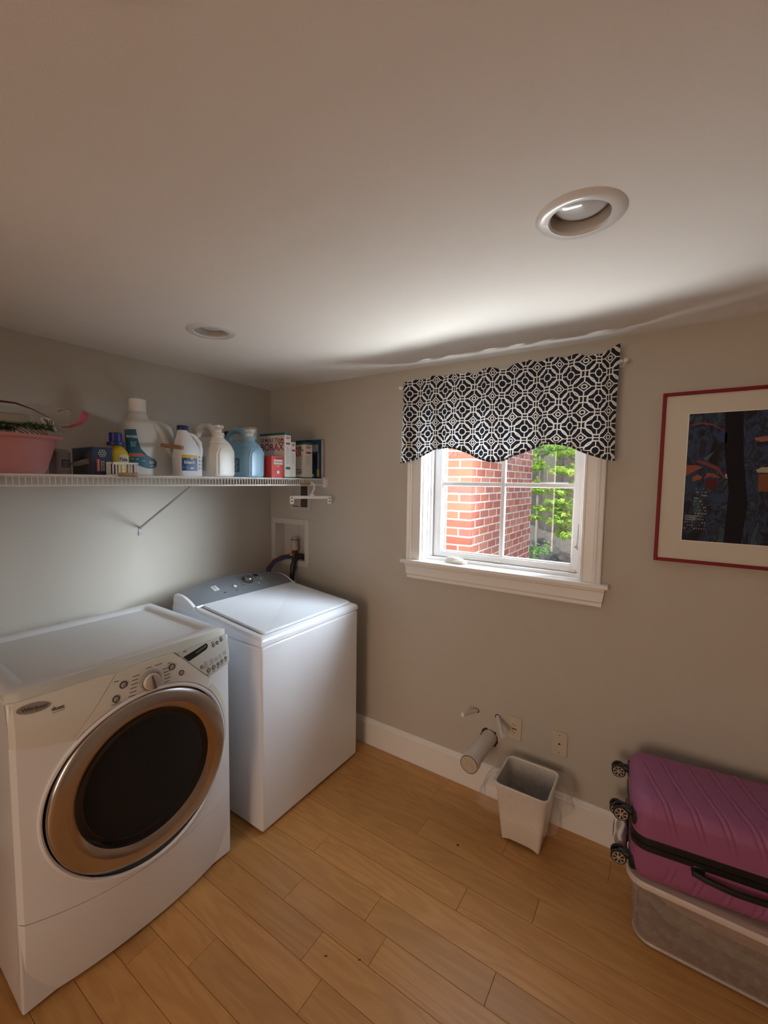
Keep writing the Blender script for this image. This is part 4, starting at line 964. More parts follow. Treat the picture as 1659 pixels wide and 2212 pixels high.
# ---------------- cartons standing with the narrow side outwards
M_card = mat('carton_white', (.66, .62, .57), .6); M_cgreen = mat('carton_green', (.02, .12, .085), .5); M_cred = mat('carton_red', (.42, .02, .02), .5)
def ytext(txt, size, x0, y, z0, m_, par, sx=1, **k):        # print on a face looking towards -y
    return lettering(txt, size, lambda p, q: (x0+p, y, z0+q), m_, par, sx=sx, **k)
def xtext(txt, size, x, y0, z0, m_, par, sx=1, rot=False, **k):
    return lettering(txt, size, (lambda p, q: (x, y0-q, z0+p)) if rot else (lambda p, q: (x, y0+p, z0+q)), m_, par, sx=sx, **k)
def strokes(par, name, m_, rects, axis, h):
    mm = MB()
    for a0, b0, a1, b1 in rects:
        P = [(a0, b0), (a1, b0), (a1, b1), (a0, b1)]; mm.add([(h, p, q) if axis == 'x' else (p, h, q) for p, q in P], [(0, 1, 2, 3)])
    o = mm.build(name, m_, par, smooth=False, fixn=False); o['kind'] = 'stuff'; return o
def borax(x0, x1, y0, y1, ht, label, full):
    B = thing('laundry_booster_carton', ((x0+x1)/2, (y0+y1)/2, ZB), label, 'carton', group='white and green laundry booster cartons')
    MB().box(x0, x1, y0, y1, ZB, ZB+ht).build('carton', M_card, B, bevel=.0015)
    gb = MB().box(x0-.0004, x1+.0004, y0-.0006, y1+.0004, ZB+ht-.013, ZB+ht+.0006).box(x0-.0004, x1+.0004, y0-.0006, y1+.0004, ZB, ZB+.008).build('green_band', M_cgreen, B, smooth=False)
    yf = y0-.0009; s = ht/.258
    if full is not None:
        ytext('20 MULE TEAM', .0285*s, (x0+x1)/2+full, yf, ZB+ht-.040*s, M_cred, B, bold=.0006, sx=1.02)
        ytext('BORAX', .058*s, (x0+x1)/2+full, yf, ZB+ht-.082*s, M_cred, B, bold=.0008)
        strokes(B, 'mule_team_drawing', M_text, [(x0+.02, ZB+ht-.0555*s, x1-.045, ZB+ht-.0545*s), (x1-.05, ZB+ht-.058*s, x1-.038, ZB+ht-.051*s), (x1-.034, ZB+ht-.058*s, x1-.024, ZB+ht-.051*s), (x1-.020, ZB+ht-.058*s, x1-.006, ZB+ht-.052*s)], 'y', yf)
        ytext('BOOSTER &', .014*s, x1-.055, yf, ZB+.062*s, M_text, B, bold=.0004); ytext('CLEANER', .016*s, x1-.048, yf, ZB+.045*s, M_text, B, bold=.0004)
        strokes(B, 'red_line', M_cred, [(x1-.07, ZB+.031*s, x1-.02, ZB+.035*s)], 'y', yf)
    w_ = y1-y0
    strokes(B, 'side_print', mat('print_grey', (.35, .35, .36), .6), [(y0+.2*w_, ZB+.085+i*.0075, y0+(.6+.2*(i % 3)/2)*w_, ZB+.0875+i*.0075) for i in range(int((ht-.16)/.0075))], 'x', x1+.0008)
    strokes(B, 'side_print', M_cred, [(y0+.2*w_, ZB+ht-.066, y0+.85*w_, ZB+ht-.055), (y0+.2*w_, ZB+ht-.034, y0+.75*w_, ZB+ht-.030), (y0+.2*w_, ZB+ht-.026, y0+.85*w_, ZB+ht-.022)], 'x', x1+.0009)
    return B
b1 = borax(.290, .500, -.340, -.291, .258, 'tallest red lettered borax carton with green top, behind the red box', 0)
strokes(b1, 'green_patch', M_cgreen, [(-.333, ZB+.050, -.298, ZB+.065)], 'x', .5010)
borax(.290, .497, -.289, -.250, .222, 'slim carton showing only its printed side, squeezed beside the tallest borax carton', None)
borax(.290, .500, -.181, -.113, .216, 'shorter borax carton standing right, its lettering half hidden', 0)
# red dryer sheet box
B = thing('dryer_sheet_box', (.46, -.385, ZB), 'small red dryer sheet box with white badge in front of the cartons', 'carton')
MB().box(.432, .490, -.430, -.336, ZB, ZB+.124).build('carton', mat('box_red', (.52, .035, .02), .45), B, bevel=.0015)
MB().box(.4895, .4908, -.412, -.345, ZB+.076, ZB+.103).build('badge', mat('box_peach', (.70, .50, .38), .5), B, smooth=False)
xtext('UltraSoft', .0165, .4914, -.3785, ZB+.090, mat('print_blue', (.04, .10, .28), .5), B, bold=.0003); strokes(B, 'box_print', M_text, [(-.400, ZB+.108, -.355, ZB+.114)], 'x', .4912)
xtext('SHEETS', .008, .4914, -.382, ZB+.067, W1, B); MB().lathe([(.010, 0), (.010, .0006)], (.4903, -.381, ZB+.033), 'x', 20).build('badge', mat('box_badge', (.65, .62, .62), .5), B)
# blue card with tools at the wall end
B = thing('tool_pack', (.40, -.02, ZB), 'blue retail pack of black and yellow tools at the wall end', 'pack')
MB().box(.250, .500, -.033, -.007, ZB, ZB+.246).build('pack_card', mat('pack_blue', (.015, .06, .14), .4), B, bevel=.001)
MB().box(.498, .5012, -.031, -.009, ZB+.002, ZB+.243).build('pack_edge', mat('pack_edge', (.55, .50, .47), .5), B, smooth=False)
m = MB(); m.tube([(.41+.06*math.cos(t), -.037, ZB+.105+.045*math.sin(t)) for t in [i*PI/8-.4 for i in range(9)]], .007, 6); m.tube([(.36, -.037, ZB+.03), (.40, -.037, ZB+.12)], .011, 6); m.build('tool_shape', M_black, B)
m = MB(); m.tube([(.478, -.037, ZB+.06), (.478, -.037, ZB+.16)], .007, 6); m.build('tool_shape', mat('tool_grey', (.22, .23, .22), .35, .6), B); MB().tube([(.478, -.037, ZB+.012), (.478, -.037, ZB+.06)], .009, 6).build('tool_shape', mat('tool_yellow', (.45, .33, .05), .5), B)
strokes(B, 'pack_print', W1, [(.42+.012*i, ZB+.165+.008*(i % 2), .428+.012*i, ZB+.215) for i in range(5)]+[(.40, ZB+.012, .44, ZB+.03)], 'y', -.0338)
# ---------------- left part of the shelf
B = thing('paper_box', (.32, -1.25, ZB), 'navy blue box with clear window showing rolled bags', 'box')
bx0, bx1, by0, by1, bz = .235, .420, -1.287, -1.212, ZB+.112
MB().box(bx0, bx1, by0, by1, ZB, bz).build('carton', mat('box_navy', (.014, .03, .085), .4), B, bevel=.003)
MB().prism([(bx0+.02, ZB+.012), (bx1-.004, ZB+.012), (bx1-.004, bz-.012), (bx1-.05, bz-.03), (bx0+.03, bz-.05)], 'y', by0-.0012, by0+.002).build('box_window', film('film_box', (.10, .10, .10), .6, .15), B, smooth=False)
MB().tube([(bx0+.05, by0-.002, ZB+.045), (bx1-.03, by0-.002, ZB+.055)], .026, 14, flat=.35).build('bag_roll', mat('roll_grey', (.22, .20, .19), .6), B)
m = MB()
for k in range(6):
    t = k*PI/3; c_ = (by0+.036+.010*math.cos(t), ZB+.088+.010*math.sin(t)); m.tube([(bx1+.0008, c_[0]+.005*math.cos(q), c_[1]+.005*math.sin(q)) for q in [i*PI/4 for i in range(8)]], .0007, 4, closed=True)
m.build('logo_mark', W1, B)
MB().box(bx1, bx1+.001, by0+.015, by0+.026, ZB+.015, ZB+.065).build('red_tab', mat('tab_red', (.50, .05, .04), .5), B, smooth=False)
strokes(B, 'box_print', W1, [(by0+.030+.008*k, ZB+.018+.006*i, by0+.035+.008*k, ZB+.0215+.006*i) for k in range(2) for i in range(7)]+[(by0+.018, ZB+.020+.007*i, by0+.0235, ZB+.0235+.007*i) for i in range(6)], 'x', bx1+.0013)
B = thing('grey_packet', (.26, -1.36, ZB), 'small grey packet with barcode wedged beside the pink basin', 'packet')
MB().loft([(.26, -1.340, ZB, .045, .028, 5), (.26, -1.340, ZB+.09, .045, .027, 5), (.26, -1.340, ZB+.103, .020, .024, 3)], 28).build('packet_body', mat('packet_grey', (.26, .26, .28), .4), B)
MB().box(.3045, .3056, -1.350, -1.322, ZB+.030, ZB+.060).build('barcode_patch', mat('packet_navy', (.03, .04, .08), .5), B, smooth=False)
strokes(B, 'barcode_lines', mat('packet_pale', (.30, .31, .33), .5), [(-1.347, ZB+.033+.005*i, -1.325, ZB+.0352+.005*i) for i in range(5)], 'x', .3060)
# small detergent bottle, yellow
def small_bottle(x, y, bodym, capm, label, h=1.0):
    B = thing('liquid_bottle', (x, y, ZB), label, 'bottle', group='small detergent bottles with dosing caps')
    MB().loft([(x, y, ZB, .030, .040, 3), (x, y, ZB+.085*h, .032, .042, 3), (x, y, ZB+.105*h, .028, .036, 2.6), (x, y, ZB+.122*h, .018, .022, 2), (x, y, ZB+.130*h, .016, .018, 2)], 32).build('body', bodym, B)
    MB().lathe([(.033, .128*h), (.034, .130*h), (.033, .143*h), (.025, .146*h), (.0245, .182*h), (.022, .184*h)], (x, y-.006, ZB), 'z', 28).build('cap', capm, B)
    return B
B = small_bottle(.330, -1.152, mat('bottle_yellow', (.62, .42, .02), .35), mat('cap_royal', (.02, .03, .20), .35), 'small yellow detergent bottle with royal blue cap')
cp_ = (.330, -1.152, .032, .042, 3); lb = curved_print([(-1.165, ZB+.052), (-1.122, ZB+.052), (-1.122, ZB+.086), (-1.135, ZB+.093), (-1.160, ZB+.088)], *cp_, 'label', mat('label_cream', (.62, .58, .40), .5), B)
curved_text('Tide', .020, -1.146, ZB+.069, *cp_, mat('print_navy', (.03, .04, .14), .5), lb, bold=.0006, shear=.2)
small_bottle(.130, -1.037, mat('bottle_darkblue', (.03, .09, .16), .35), mat('cap_red', (.40, .02, .05), .35), 'dark bottle with red cap behind the yellow detergent bottle', 1.02)
# little white slatted basket with pegs
B = thing('peg_basket', (.43, -1.185, ZB), 'little white slatted plastic basket holding pegs at the shelf edge', 'basket')
m = MB(); x0, x1, y0, y1 = .375, .470, -1.238, -1.134; zt_ = ZB+.054
m.box(x0, x1, y0+.004, y1-.006, ZB, ZB+.003)
for a in ((x0, x1, y0, y0+.003), (x0, x1, y1-.003, y1), (x0, x0+.003, y0, y1), (x1-.003, x1, y0, y1)): m.box(*a, zt_-.008, zt_); m.box(*a, ZB, ZB+.006)
m.build('basket_rim', M_plwhite, B)
for i in range(9):
    y = y0+.002+(y1-y0-.008)*i/8; MB().box(x1-.003, x1, y, y+.004, ZB+.005, zt_-.006).build('slat', M_plwhite, B)
for i in range(8):
    x = x0+(x1-x0-.01)*i/8; MB().box(x, x+.004, y0, y0+.003, ZB+.005, zt_-.006).build('slat', M_plwhite, B)
pc = [mat('peg_'+n_, c_, .5) for n_, c_ in (('navy', (.03, .06, .18)), ('ochre', (.45, .30, .08)), ('grey', (.18, .17, .16)))]
pl = ['navy blue peg lying in the slatted basket', 'ochre yellow peg standing in the slatted basket', 'dark grey peg at the back of the slatted basket']
for i, (y, c_) in enumerate(((-1.218, 0), (-1.176, 1), (-1.150, 2))):
    o = MB().tube([(.455, y, ZB+.010), (.450, y+.004, ZB+.044)], .0065, 8).box(.44, .46, y-.004, y+.004, ZB+.004, ZB+.012).build('plastic_peg', pc[c_]); tag(o, pl[i], 'peg', 'pegs in the basket')
def clothespin(loc, rz, rx, label):
    r = thing('clothespin', loc, label, 'clothespin', rz, 'wooden clothespins'); r.rotation_euler = (rx, 0, rz)
    mw_ = mat('pin_wood', (.38, .25, .12), .6, var=.2, vscale=60)
    for s_ in (-1, 1): MB().prism([(-.036, s_*.0015), (.036, s_*.004), (.036, s_*.0085), (-.036, s_*.0065)], 'y', -.005, .005).build('pin_half', mw_, r, local=True)
    m = MB(); m.tube([(.004*math.cos(t)+.006, -.0055+.0011*t/3, .0075*math.sin(t)) for t in [i*.5 for i in range(32)]], .0009, 4); m.build('spring', M_chrome, r, local=True)
clothespin((.527, -1.205, ZB+.003), 1.6, .35, 'wooden clothespin clipped to the shelf edge below the slatted basket')
clothespin((.520, -.195, SZ-.030), 1.5, .9, 'wooden clothespin clipped on the lip next to the hanger hook')
# pink basin
PB = thing('wash_basin', (.285, -1.60, ZB), 'pink plastic wash basin at the left end of the shelf', 'basin')
M_pink = mat('pink_plastic', (.52, .225, .225), .35)
secs = [(0, .150, .172, 3), (.006, .158, .182, 3), (.02, .163, .190, 3), (.125, .182, .222, 3), (.130, .196, .240, 3), (.139, .199, .243, 3), (.139, .194, .238, 3), (.133, .184, .228, 3), (.127, .178, .218, 3), (.024, .158, .186, 3), (.012, .150, .176, 3)]
MB().loft([(.285, -1.60, ZB+h, a, b, n) for h, a, b, n in secs], 64).build('basin_shell', M_pink, PB)
# things heaped in the basin
o = MB().loft([(.29, -1.62, ZB+.08, .12, .14, 2.4), (.29, -1.62, ZB+.125, .125, .15, 2.4), (.29, -1.60, ZB+.142, .09, .12, 2.2), (.28, -1.60, ZB+.150, .04, .06, 2)], 40).build('fabric_bundle', mat('bundle_grey', (.30, .28, .25), .85, bump=1, bscale=25, var=.25, vscale=14)); tag(o, 'grey fabric bundle filling the pink basin', 'fabric')
gr = thing('green_raffia', (.36, -1.50, ZB+.16), 'tuft of green raffia grass spilling from the basin', 'raffia')
M_gr = mat('raffia_green', (.07, .17, .045), .6, var=.3, vscale=30); M_gr2 = mat('raffia_dull', (.06, .105, .065), .6)
rg = random.Random(8)
for nm, mm_, cc, n_ in (('blade_tuft', M_gr, (.400, -1.455, ZB+.170), 150), ('blade_tuft', M_gr2, (.39, -1.56, ZB+.160), 190)):
    m = MB()
    for i in range(n_):
        a = rg.uniform(0, 2*PI); el = rg.uniform(-.1, 1.1); L = rg.uniform(.025, .06); c_ = Vector(cc)+Vector((rg.uniform(-.03, .03), rg.uniform(-.05, .04), rg.uniform(-.008, .006)))
        d = Vector((math.cos(a)*math.cos(el)*.8, math.sin(a)*math.cos(el)*1.1, math.sin(el)*.6)); w_ = Vector((-math.sin(a), math.cos(a), 0))*.0022
        p1 = c_+d*L*.6; p2 = c_+d*L+Vector((0, 0, -.012)); m.add([c_-w_, c_+w_, p1+w_, p1-w_, p2], [(0, 1, 2, 3), (3, 2, 4)])
    o = m.build(nm, mm_, gr, smooth=False, fixn=False); o['kind'] = 'stuff'
o = MB().loft([(.37, -1.535, ZB+.178, .035, .060, 3), (.37, -1.535, ZB+.184, .040, .066, 3), (.37, -1.53, ZB+.206, .038, .060, 3), (.37, -1.52, ZB+.214, .028, .050, 3)], 32).build('beige_pouch', mat('pouch_beige', (.34, .31, .24), .7, bump=1, bscale=30)); tag(o, 'beige cloth pouch lying on the green raffia', 'pouch')
o = MB().prism([(-1.640, ZB+.175), (-1.565, ZB+.165), (-1.580, ZB+.215), (-1.65, ZB+.212)], 'x', .34, .40).build('grey_sachet', mat('sachet_grey', (.34, .33, .31), .6), bevel=.006); tag(o, 'pale grey sachet at the left edge in the basin', 'sachet')
B = thing('white_packet', (.40, -1.415, ZB+.17), 'crumpled white packet with dark print beside the bright green raffia', 'packet')
m = MB(); m.grid(6, 6, lambda u, v: (.405+.012*math.sin(u*7+v*3), T(-1.437, -1.402, u)-.008*v, T(ZB+.165, ZB+.205, v)+.006*math.sin(u*5))); m.build('packet_body', mat('packet_white', (.60, .64, .60), .5), B, solid=.006)
strokes(B, 'packet_print', M_text, [(-1.432+.007*i, ZB+.178+.004*(i % 3), -1.429+.007*i, ZB+.200) for i in range(3)], 'x', .4210)
m = MB()
for i in range(6): y = -1.530+.014*i; m.tube([(.425, y, ZB+.163), (.448, y+.020, ZB+.143)], .0022, 5)
o = m.build('striped_strip', mat('strip_rust', (.24, .12, .09), .7)); o['kind'] = 'stuff'; tag(o, 'rust and cream corded strips leaning on the basin rim', 'cord')
# clear zip bag standing up with a pink slider strip and a dark red loop handle
ZBG = thing('zip_bag', (.34, -1.42, ZB+.14), 'clear crumpled zip bag with pink closing strip sticking out of the basin', 'bag')
rz_ = random.Random(31)
def bagp(u, v):
    y = T(-1.56, -1.335, u)+.018*v*math.sin(u*9); z = T(ZB+.135, ZB+.262-.03*abs(u-.6), v); x = .33+.045*math.sin(u*6+v*3)+.020*math.sin(u*17-v*8)+.012*math.sin(v*21+u*5)
    return (x, y, z)
m = MB(); m.grid(40, 26, bagp); m.build('bag_film', film('bag_clear', (.62, .58, .52), .22, .2, bump=1, bscale=45), ZBG, fixn=False, ang=3)
P = [bagp(.93, .30), (.37, -1.340, ZB+.186), (.39, -1.318, ZB+.200), (.40, -1.303, ZB+.222), (.40, -1.296, ZB+.246)]
P[0] = (.36, -1.365, ZB+.183)
m = MB(); vs = []
for i, p in enumerate(P): w_ = (.002, .004, .008, .0105, .011)[i]; vs += [(p[0], p[1]-w_, p[2]+w_*.5), (p[0], p[1]+w_, p[2]-w_*.3)]
m.add(vs, [(2*i, 2*i+1, 2*i+3, 2*i+2) for i in range(len(P)-1)]); m.build('pink_strip', mat('strip_pink', (.48, .10, .17), .4), ZBG, solid=.002, fixn=False)
MB().tube([(.36, -1.376, ZB+.243), (.36, -1.352, ZB+.253), (.36, -1.338, ZB+.257), (.36, -1.328, ZB+.252)], .0028, 6).build('grey_strip', mat('strip_mauve', (.20, .15, .15), .5), ZBG)
o = MB().tube([(.33, -1.80, ZB+.17), (.33, -1.72, ZB+.215), (.34, -1.63, ZB+.248), (.345, -1.56, ZB+.256), (.35, -1.50, ZB+.255), (.35, -1.45, ZB+.240), (.35, -1.40, ZB+.215)], [.004, .004, .004, .004, .0035, .002, .001], 8).build('loop_handle', mat('loop_maroon', (.10, .02, .02), .5), ZBG)
# ---------------- hanger on the shelf lip
HG = thing('skirt_hanger', (.52, -.15, 1.50), 'small white plastic clip hanger hanging from the wire shelf lip', 'hanger')
ha, hb_ = Vector((.452, -.238, 1.506)), Vector((.592, -.058, 1.506)); hd = (hb_-ha).normalized(); hm = (ha+hb_)/2+hd*.010; hn = Vector((-hd.y, hd.x, 0))
def hbox(a, b, w_, z0, z1, name, m_=M_plwhite, bev=.002):
    m = MB(); m.add([a-hn*w_+Vector((0, 0, z0)), a+hn*w_+Vector((0, 0, z0)), a+hn*w_+Vector((0, 0, z1)), a-hn*w_+Vector((0, 0, z1)), b-hn*w_+Vector((0, 0, z0)), b+hn*w_+Vector((0, 0, z0)), b+hn*w_+Vector((0, 0, z1)), b-hn*w_+Vector((0, 0, z1))],
          [(0, 1, 2, 3), (4, 7, 6, 5), (0, 4, 5, 1), (1, 5, 6, 2), (2, 6, 7, 3), (3, 7, 4, 0)]); return m.build(name, m_, HG, bevel=bev)
hbox(ha, hb_, .004, -.008, .010, 'bar')
hbox(hm-hd*.018, hm+hd*.010, .003, .008, .022, 'hook_base')
hook = [hm+Vector((0, 0, .010))]+[hm+hd*p+Vector((0, 0, q)) for p, q in ((-.004, .030), (.006, .044), (.012, .058), (.010, .076), (-.001, .087), (-.014, .088), (-.024, .080))]
MB().tube(hook, [.005, .0045, .004, .004, .004, .004, .0038, .003], 8).build('hook', M_plwhite, HG)
for c_ in (ha, hb_):
    hbox(c_-hd*.013, c_+hd*.013, .0065, -.040, .010, 'clip', bev=.006)
    hbox(c_-hd*.004, c_+hd*.004, .0070, -.006, .000, 'clip_slot', M_dark, 0); hbox(c_-hd*.004, c_+hd*.004, .0070, -.026, -.019, 'clip_slot', M_dark, 0)

# ================================================================ WALL FITTINGS
V = thing('air_vent', (.29, 0, 1.50), 'beige metal air register on the wall under the shelf end', 'vent')
M_vent = mat('vent_paint', (.52, .47, .42), .5)
m = MB(); m.box(.197, .384, -.006, 0, 1.410, 1.432).box(.197, .384, -.006, 0, 1.571, 1.592).box(.197, .222, -.006, 0, 1.432, 1.571).box(.357, .384, -.006, 0, 1.432, 1.571).box(.282, .294, -.006, 0, 1.432, 1.571)
m.build('vent_frame', M_vent, V, bevel=.001)
MB().box(.222, .357, -.0015, -.0002, 1.432, 1.571).build('vent_opening', M_dark, V, smooth=False)
for i in range(12):
    z = 1.438+i*.0113; MB().add([(.294, -.0055, z), (.357, -.0055, z), (.357, -.0018, z+.0045), (.294, -.0018, z+.0045)], [(0, 1, 2, 3)]).build('louvre', mat('louvre_grey', (.20, .19, .17), .5), V, solid=.0008, smooth=False)
    MB().add([(.222, -.0055, z-.002), (.282, -.0055, z-.002), (.282, -.0018, z+.0096), (.222, -.0018, z+.0096)], [(0, 1, 2, 3)]).build('louvre', M_vent, V, solid=.0008, smooth=False)
# supply box recessed in the wall
SB = thing('supply_box', (.19, 0, 1.19), 'recessed white washing machine supply box with trim frame', 'wall box')
M_sb = mat('box_plastic', (.62, .58, .54), .45)
m = MB(); m.box(.014, BX0+.002, -.006, 0, 1.030, 1.348).box(BX1-.002, .368, -.006, 0, 1.030, 1.348).box(BX0+.002, BX1-.002, -.006, 0, 1.030, BZ0+.002).box(BX0+.002, BX1-.002, -.006, 0, BZ1-.002, 1.348)
m.build('trim_frame', M_sb, SB, bevel=.0015)
m = MB(); t_ = .002; m.box(BX0, BX0+t_, 0, .085, BZ0, BZ1).box(BX1-t_, BX1, 0, .085, BZ0, BZ1).box(BX0, BX1, 0, .085, BZ0, BZ0+t_).box(BX0, BX1, 0, .085, BZ1-t_, BZ1).box(BX0, BX1, .083, .085, BZ0, BZ1)
m.box(.190, .193, .079, .083, 1.22, BZ1)
m.build('recess_liner', M_sb, SB)
m = MB(); vx, vy = .195, .040
m.lathe([(.024, .140), (.026, .136), (.026, .120), (.022, .116), (.022, .090), (.025, .086), (.025, .060), (.020, .056)], (vx, vy, 1.070), 'z', 24); m.tube([(vx, vy, 1.20), (vx, vy, 1.216)], .023, 20)
vb = m.build('valve_body', mat('valve_bone', (.50, .45, .36), .4), SB)
MB().tube([(vx, vy, 1.198), (vx, vy, 1.204)], .0262, 20).build('valve_band', M_black, vb)
MB().tube([(vx, vy, 1.088), (vx, vy, 1.128)], .0195, 16).build('red_collar', mat('collar_red', (.16, .012, .012), .4), SB)
m = MB(); m.tube([(vx-.004, vy-.010, 1.096), (vx-.018, vy-.034, 1.090)], .010, 10).tube([(vx+.006, vy-.018, 1.092), (vx+.004, vy-.034, 1.084)], .009, 10); m.build('brass_coupling', mat('brass', (.55, .38, .16), .3, .9), SB)
hr = MB().tube([(vx-.016, vy-.032, 1.091), (.150, -.030, 1.088), (.110, -.075, 1.060), (.095, -.115, 1.010), (.100, -.120, .95), (.11, -.10, .80)], .0095, 12)
tag(hr.build('supply_hose', mat('hose_red', (.15, .012, .014), .5)), 'dark red water hose curving down behind the washer', 'hose', 'washer water hoses')
hb2 = MB().tube([(vx+.004, vy-.034, 1.085), (.180, -.045, 1.082), (.140, -.090, 1.058), (.125, -.125, 1.010), (.128, -.128, .95), (.14, -.11, .80)], .0095, 12)
tag(hb2.build('supply_hose', mat('hose_blue', (.02, .05, .16), .5)), 'blue water hose curving down behind the washer', 'hose', 'washer water hoses')
dr = thing('drain_hose', (.28, -.03, 1.05), 'thick black drain hose hooking out of the supply box', 'hose')
MB().tube([(.308, .05, 1.078), (.300, .020, 1.092), (.276, -.004, 1.098), (.262, -.030, 1.075), (.262, -.045, 1.03), (.264, -.050, .99), (.266, -.060, .93), (.27, -.070, .85)], [.017, .018, .018, .018, .0165, .0165, .014, .014], 14).build('hose_body', M_black, dr)
MB().tube([(.262, -.040, 1.045), (.263, -.047, 1.008)], .0195, 14).build('hose_cuff', M_black, dr); MB().box(.238, .285, .0, .03, 1.100, 1.114).build('hose_clip', M_black, dr, bevel=.003)
# framed picture
PIC = thing('framed_picture', (2.75, 0, 1.64), 'large framed abstract night print with pale mat and dark red frame', 'picture')
PX0, PX1, PZ0, PZ1 = 2.292, 3.20, 1.308, 1.974; M_fr = mat('frame_red', (.21, .010, .018), .5, spec=.25)
for a in ((PX0, PX0+.013, PZ0, PZ1), (PX1-.013, PX1, PZ0, PZ1), (PX0+.013, PX1-.013, PZ0, PZ0+.013), (PX0+.013, PX1-.013, PZ1-.013, PZ1)): MB().box(a[0], a[1], -.026, -.001, a[2], a[3]).build('frame_rail', M_fr, PIC, bevel=.002)
MB().box(PX0+.012, PX1-.012, -.017, -.004, PZ0+.012, PZ1-.012).build('mat_board', mat('mat_board', (.60, .56, .48), .6), PIC, smooth=False)
AX0, AX1, AZ0, AZ1 = 2.382, 3.11, 1.398, 1.888; yA = -.0178
art = MB().box(AX0, AX1, yA, -.016, AZ0, AZ1).build('art_print', art_print(), PIC, smooth=False)
MB().box(AX0-.003, AX1+.003, -.0174, -.0165, AZ0-.003, AZ1+.003).build('mat_bevel', mat('mat_edge', (.75, .73, .68), .6), PIC, smooth=False)
def AP(px, py): return (AX0+(px)*.26, AZ0+(1-py)*(AZ1-AZ0))    # fractions measured on the visible left part
def shape(pts, name, c_, lay=0):
    m = MB(); m.add([(AP(a, b)[0], yA-.0004-.0003*lay, AP(a, b)[1]) for a, b in pts], [tuple(range(len(pts)))]); return m.build(name, mat('ink_%02d%02d%02d' % tuple(int(q*99) for q in c_), c_, .65, spec=.15), art, smooth=False)
def stroke(pts, w_, c_, lay=1):
    m = MB(); vs = []
    for i, (a, b) in enumerate(pts):
        x, z = AP(a, b); ww = w_*(.5 if i in (0, len(pts)-1) else 1); vs += [(x, yA-.0004-.0003*lay, z-ww/2), (x, yA-.0004-.0003*lay, z+ww/2)]
    m.add(vs, [(2*i, 2*i+2, 2*i+3, 2*i+1) for i in range(len(pts)-1)]); return m.build('brush_stroke', mat('ink_%02d%02d%02d' % tuple(int(q*99) for q in c_), c_, .65, spec=.15), art, smooth=False)
shape([(.42, 0), (.62, 0), (.66, .35), (.74, .7), (.70, 1), (.50, 1), (.52, .6), (.44, .3)], 'dark_trunk', (.012, .011, .016))
stroke([(.02, .09), (.15, .075), (.28, .09), (.42, .14)], .006, (.22, .05, .07))
stroke([(.12, .37), (.22, .385), (.38, .43), (.46, .50)], .014, (.20, .05, .06))
shape([(0, .40), (.14, .405), (.20, .42), (.10, .45), (0, .49)], 'orange_patch', (.26, .08, .05)); shape([(.08, .50), (.14, .475), (.20, .49), (.19, .51), (.09, .53)], 'orange_patch', (.28, .09, .06))
shape([(.22, .51), (.26, .46), (.34, .47), (.42, .50), (.34, .50), (.30, .49)], 'red_patch', (.25, .07, .06)); shape([(.24, .52), (.36, .51), (.40, .56), (.32, .60), (.25, .57)], 'maroon_patch', (.09, .02, .025))
shape([(.20, .355), (.30, .305), (.32, .305), (.24, .37)], 'teal_patch', (.06, .13, .15)); shape([(.38, .15), (.46, .16), (.46, .24), (.36, .21)], 'blue_patch', (.035, .05, .13))
shape([(.76, .20), (1.0, .19), (1.02, .215), (.84, .235), (.77, .22)], 'orange_patch', (.28, .13, .09)); shape([(.80, .44), (.86, .42), (1.0, .42), (1.0, .46), (.82, .46)], 'cream_patch', (.38, .33, .22)); shape([(.83, .47), (1.0, .47), (1.0, .60), (.84, .60)], 'brown_patch', (.18, .07, .035))
shape([(.46, .47), (.49, .47), (.50, .51), (.47, .50)], 'cream_patch', (.33, .30, .26))
ra = random.Random(17); m = MB(); c_ = 0
for i in range(9):
    for j in range(14):
        if ra.random() < .42:
            a = .12+.017*i+ra.uniform(-.003, .003); b = .585+.024*j; w_ = ra.uniform(.006, .018); h_ = ra.uniform(.004, .014)
            if j > 10: a = .02+.03*i
            x, z = AP(a, b); x2, z2 = AP(a+w_, b+h_); m.add([(x, yA-.0010, z), (x2, yA-.0010, z), (x2, yA-.0010, z2), (x, yA-.0010, z2)], [(0, 1, 2, 3)])
o = m.build('pale_dabs', mat('ink_pale', (.24, .24, .25), .6), art, smooth=False); o['kind'] = 'stuff'
for q_ in range(3): stroke([(.02, .80+.015*q_), (.10, .805+.015*q_), (.20-.03*q_, .80+.018*q_)], .004, (.34, .33, .34))
# outlet and phone plate
def plate(x, z, name, label, cat):
    P = thing(name, (x, 0, z), label, cat)
    MB().box(x-.035, x+.035, -.006, 0, z-.0572, z+.0572).build('cover_plate', mat('plate_ivory', (.56, .49, .38), .4), P, bevel=.003); return P
P = plate(1.7537, .3993, 'power_outlet', 'beige two-socket power outlet on the wall above the bin', 'outlet')
MB().box(1.7537-.0165, 1.7537+.0165, -.0075, -.005, .3993-.033, .3993+.033).build('receptacle_face', mat('plate_ivory2', (.60, .53, .42), .35), P, bevel=.001)
for dz in (.018, -.018):
    for dx, h in ((-.006, .009), (.006, .007)): MB().box(1.7537+dx-.001, 1.7537+dx+.001, -.0082, -.0072, .3993+dz-.001, .3993+dz+h-.001).build('slot', M_dark, P, smooth=False)
    MB().lathe([(.0022, 0), (.0022, -.0012)], (1.7537, -.0072, .3993+dz-.006), 'y', 10).build('slot', M_dark, P)
MB().box(1.7537-.012, 1.7537+.012, -.0090, -.0072, .3993-.0050, .3993+.0005).build('test_button', M_seam, P, bevel=.0005)
P = plate(1.965, .3952, 'phone_jack', 'beige blank wall plate with single small jack right of the outlet', 'wall plate')
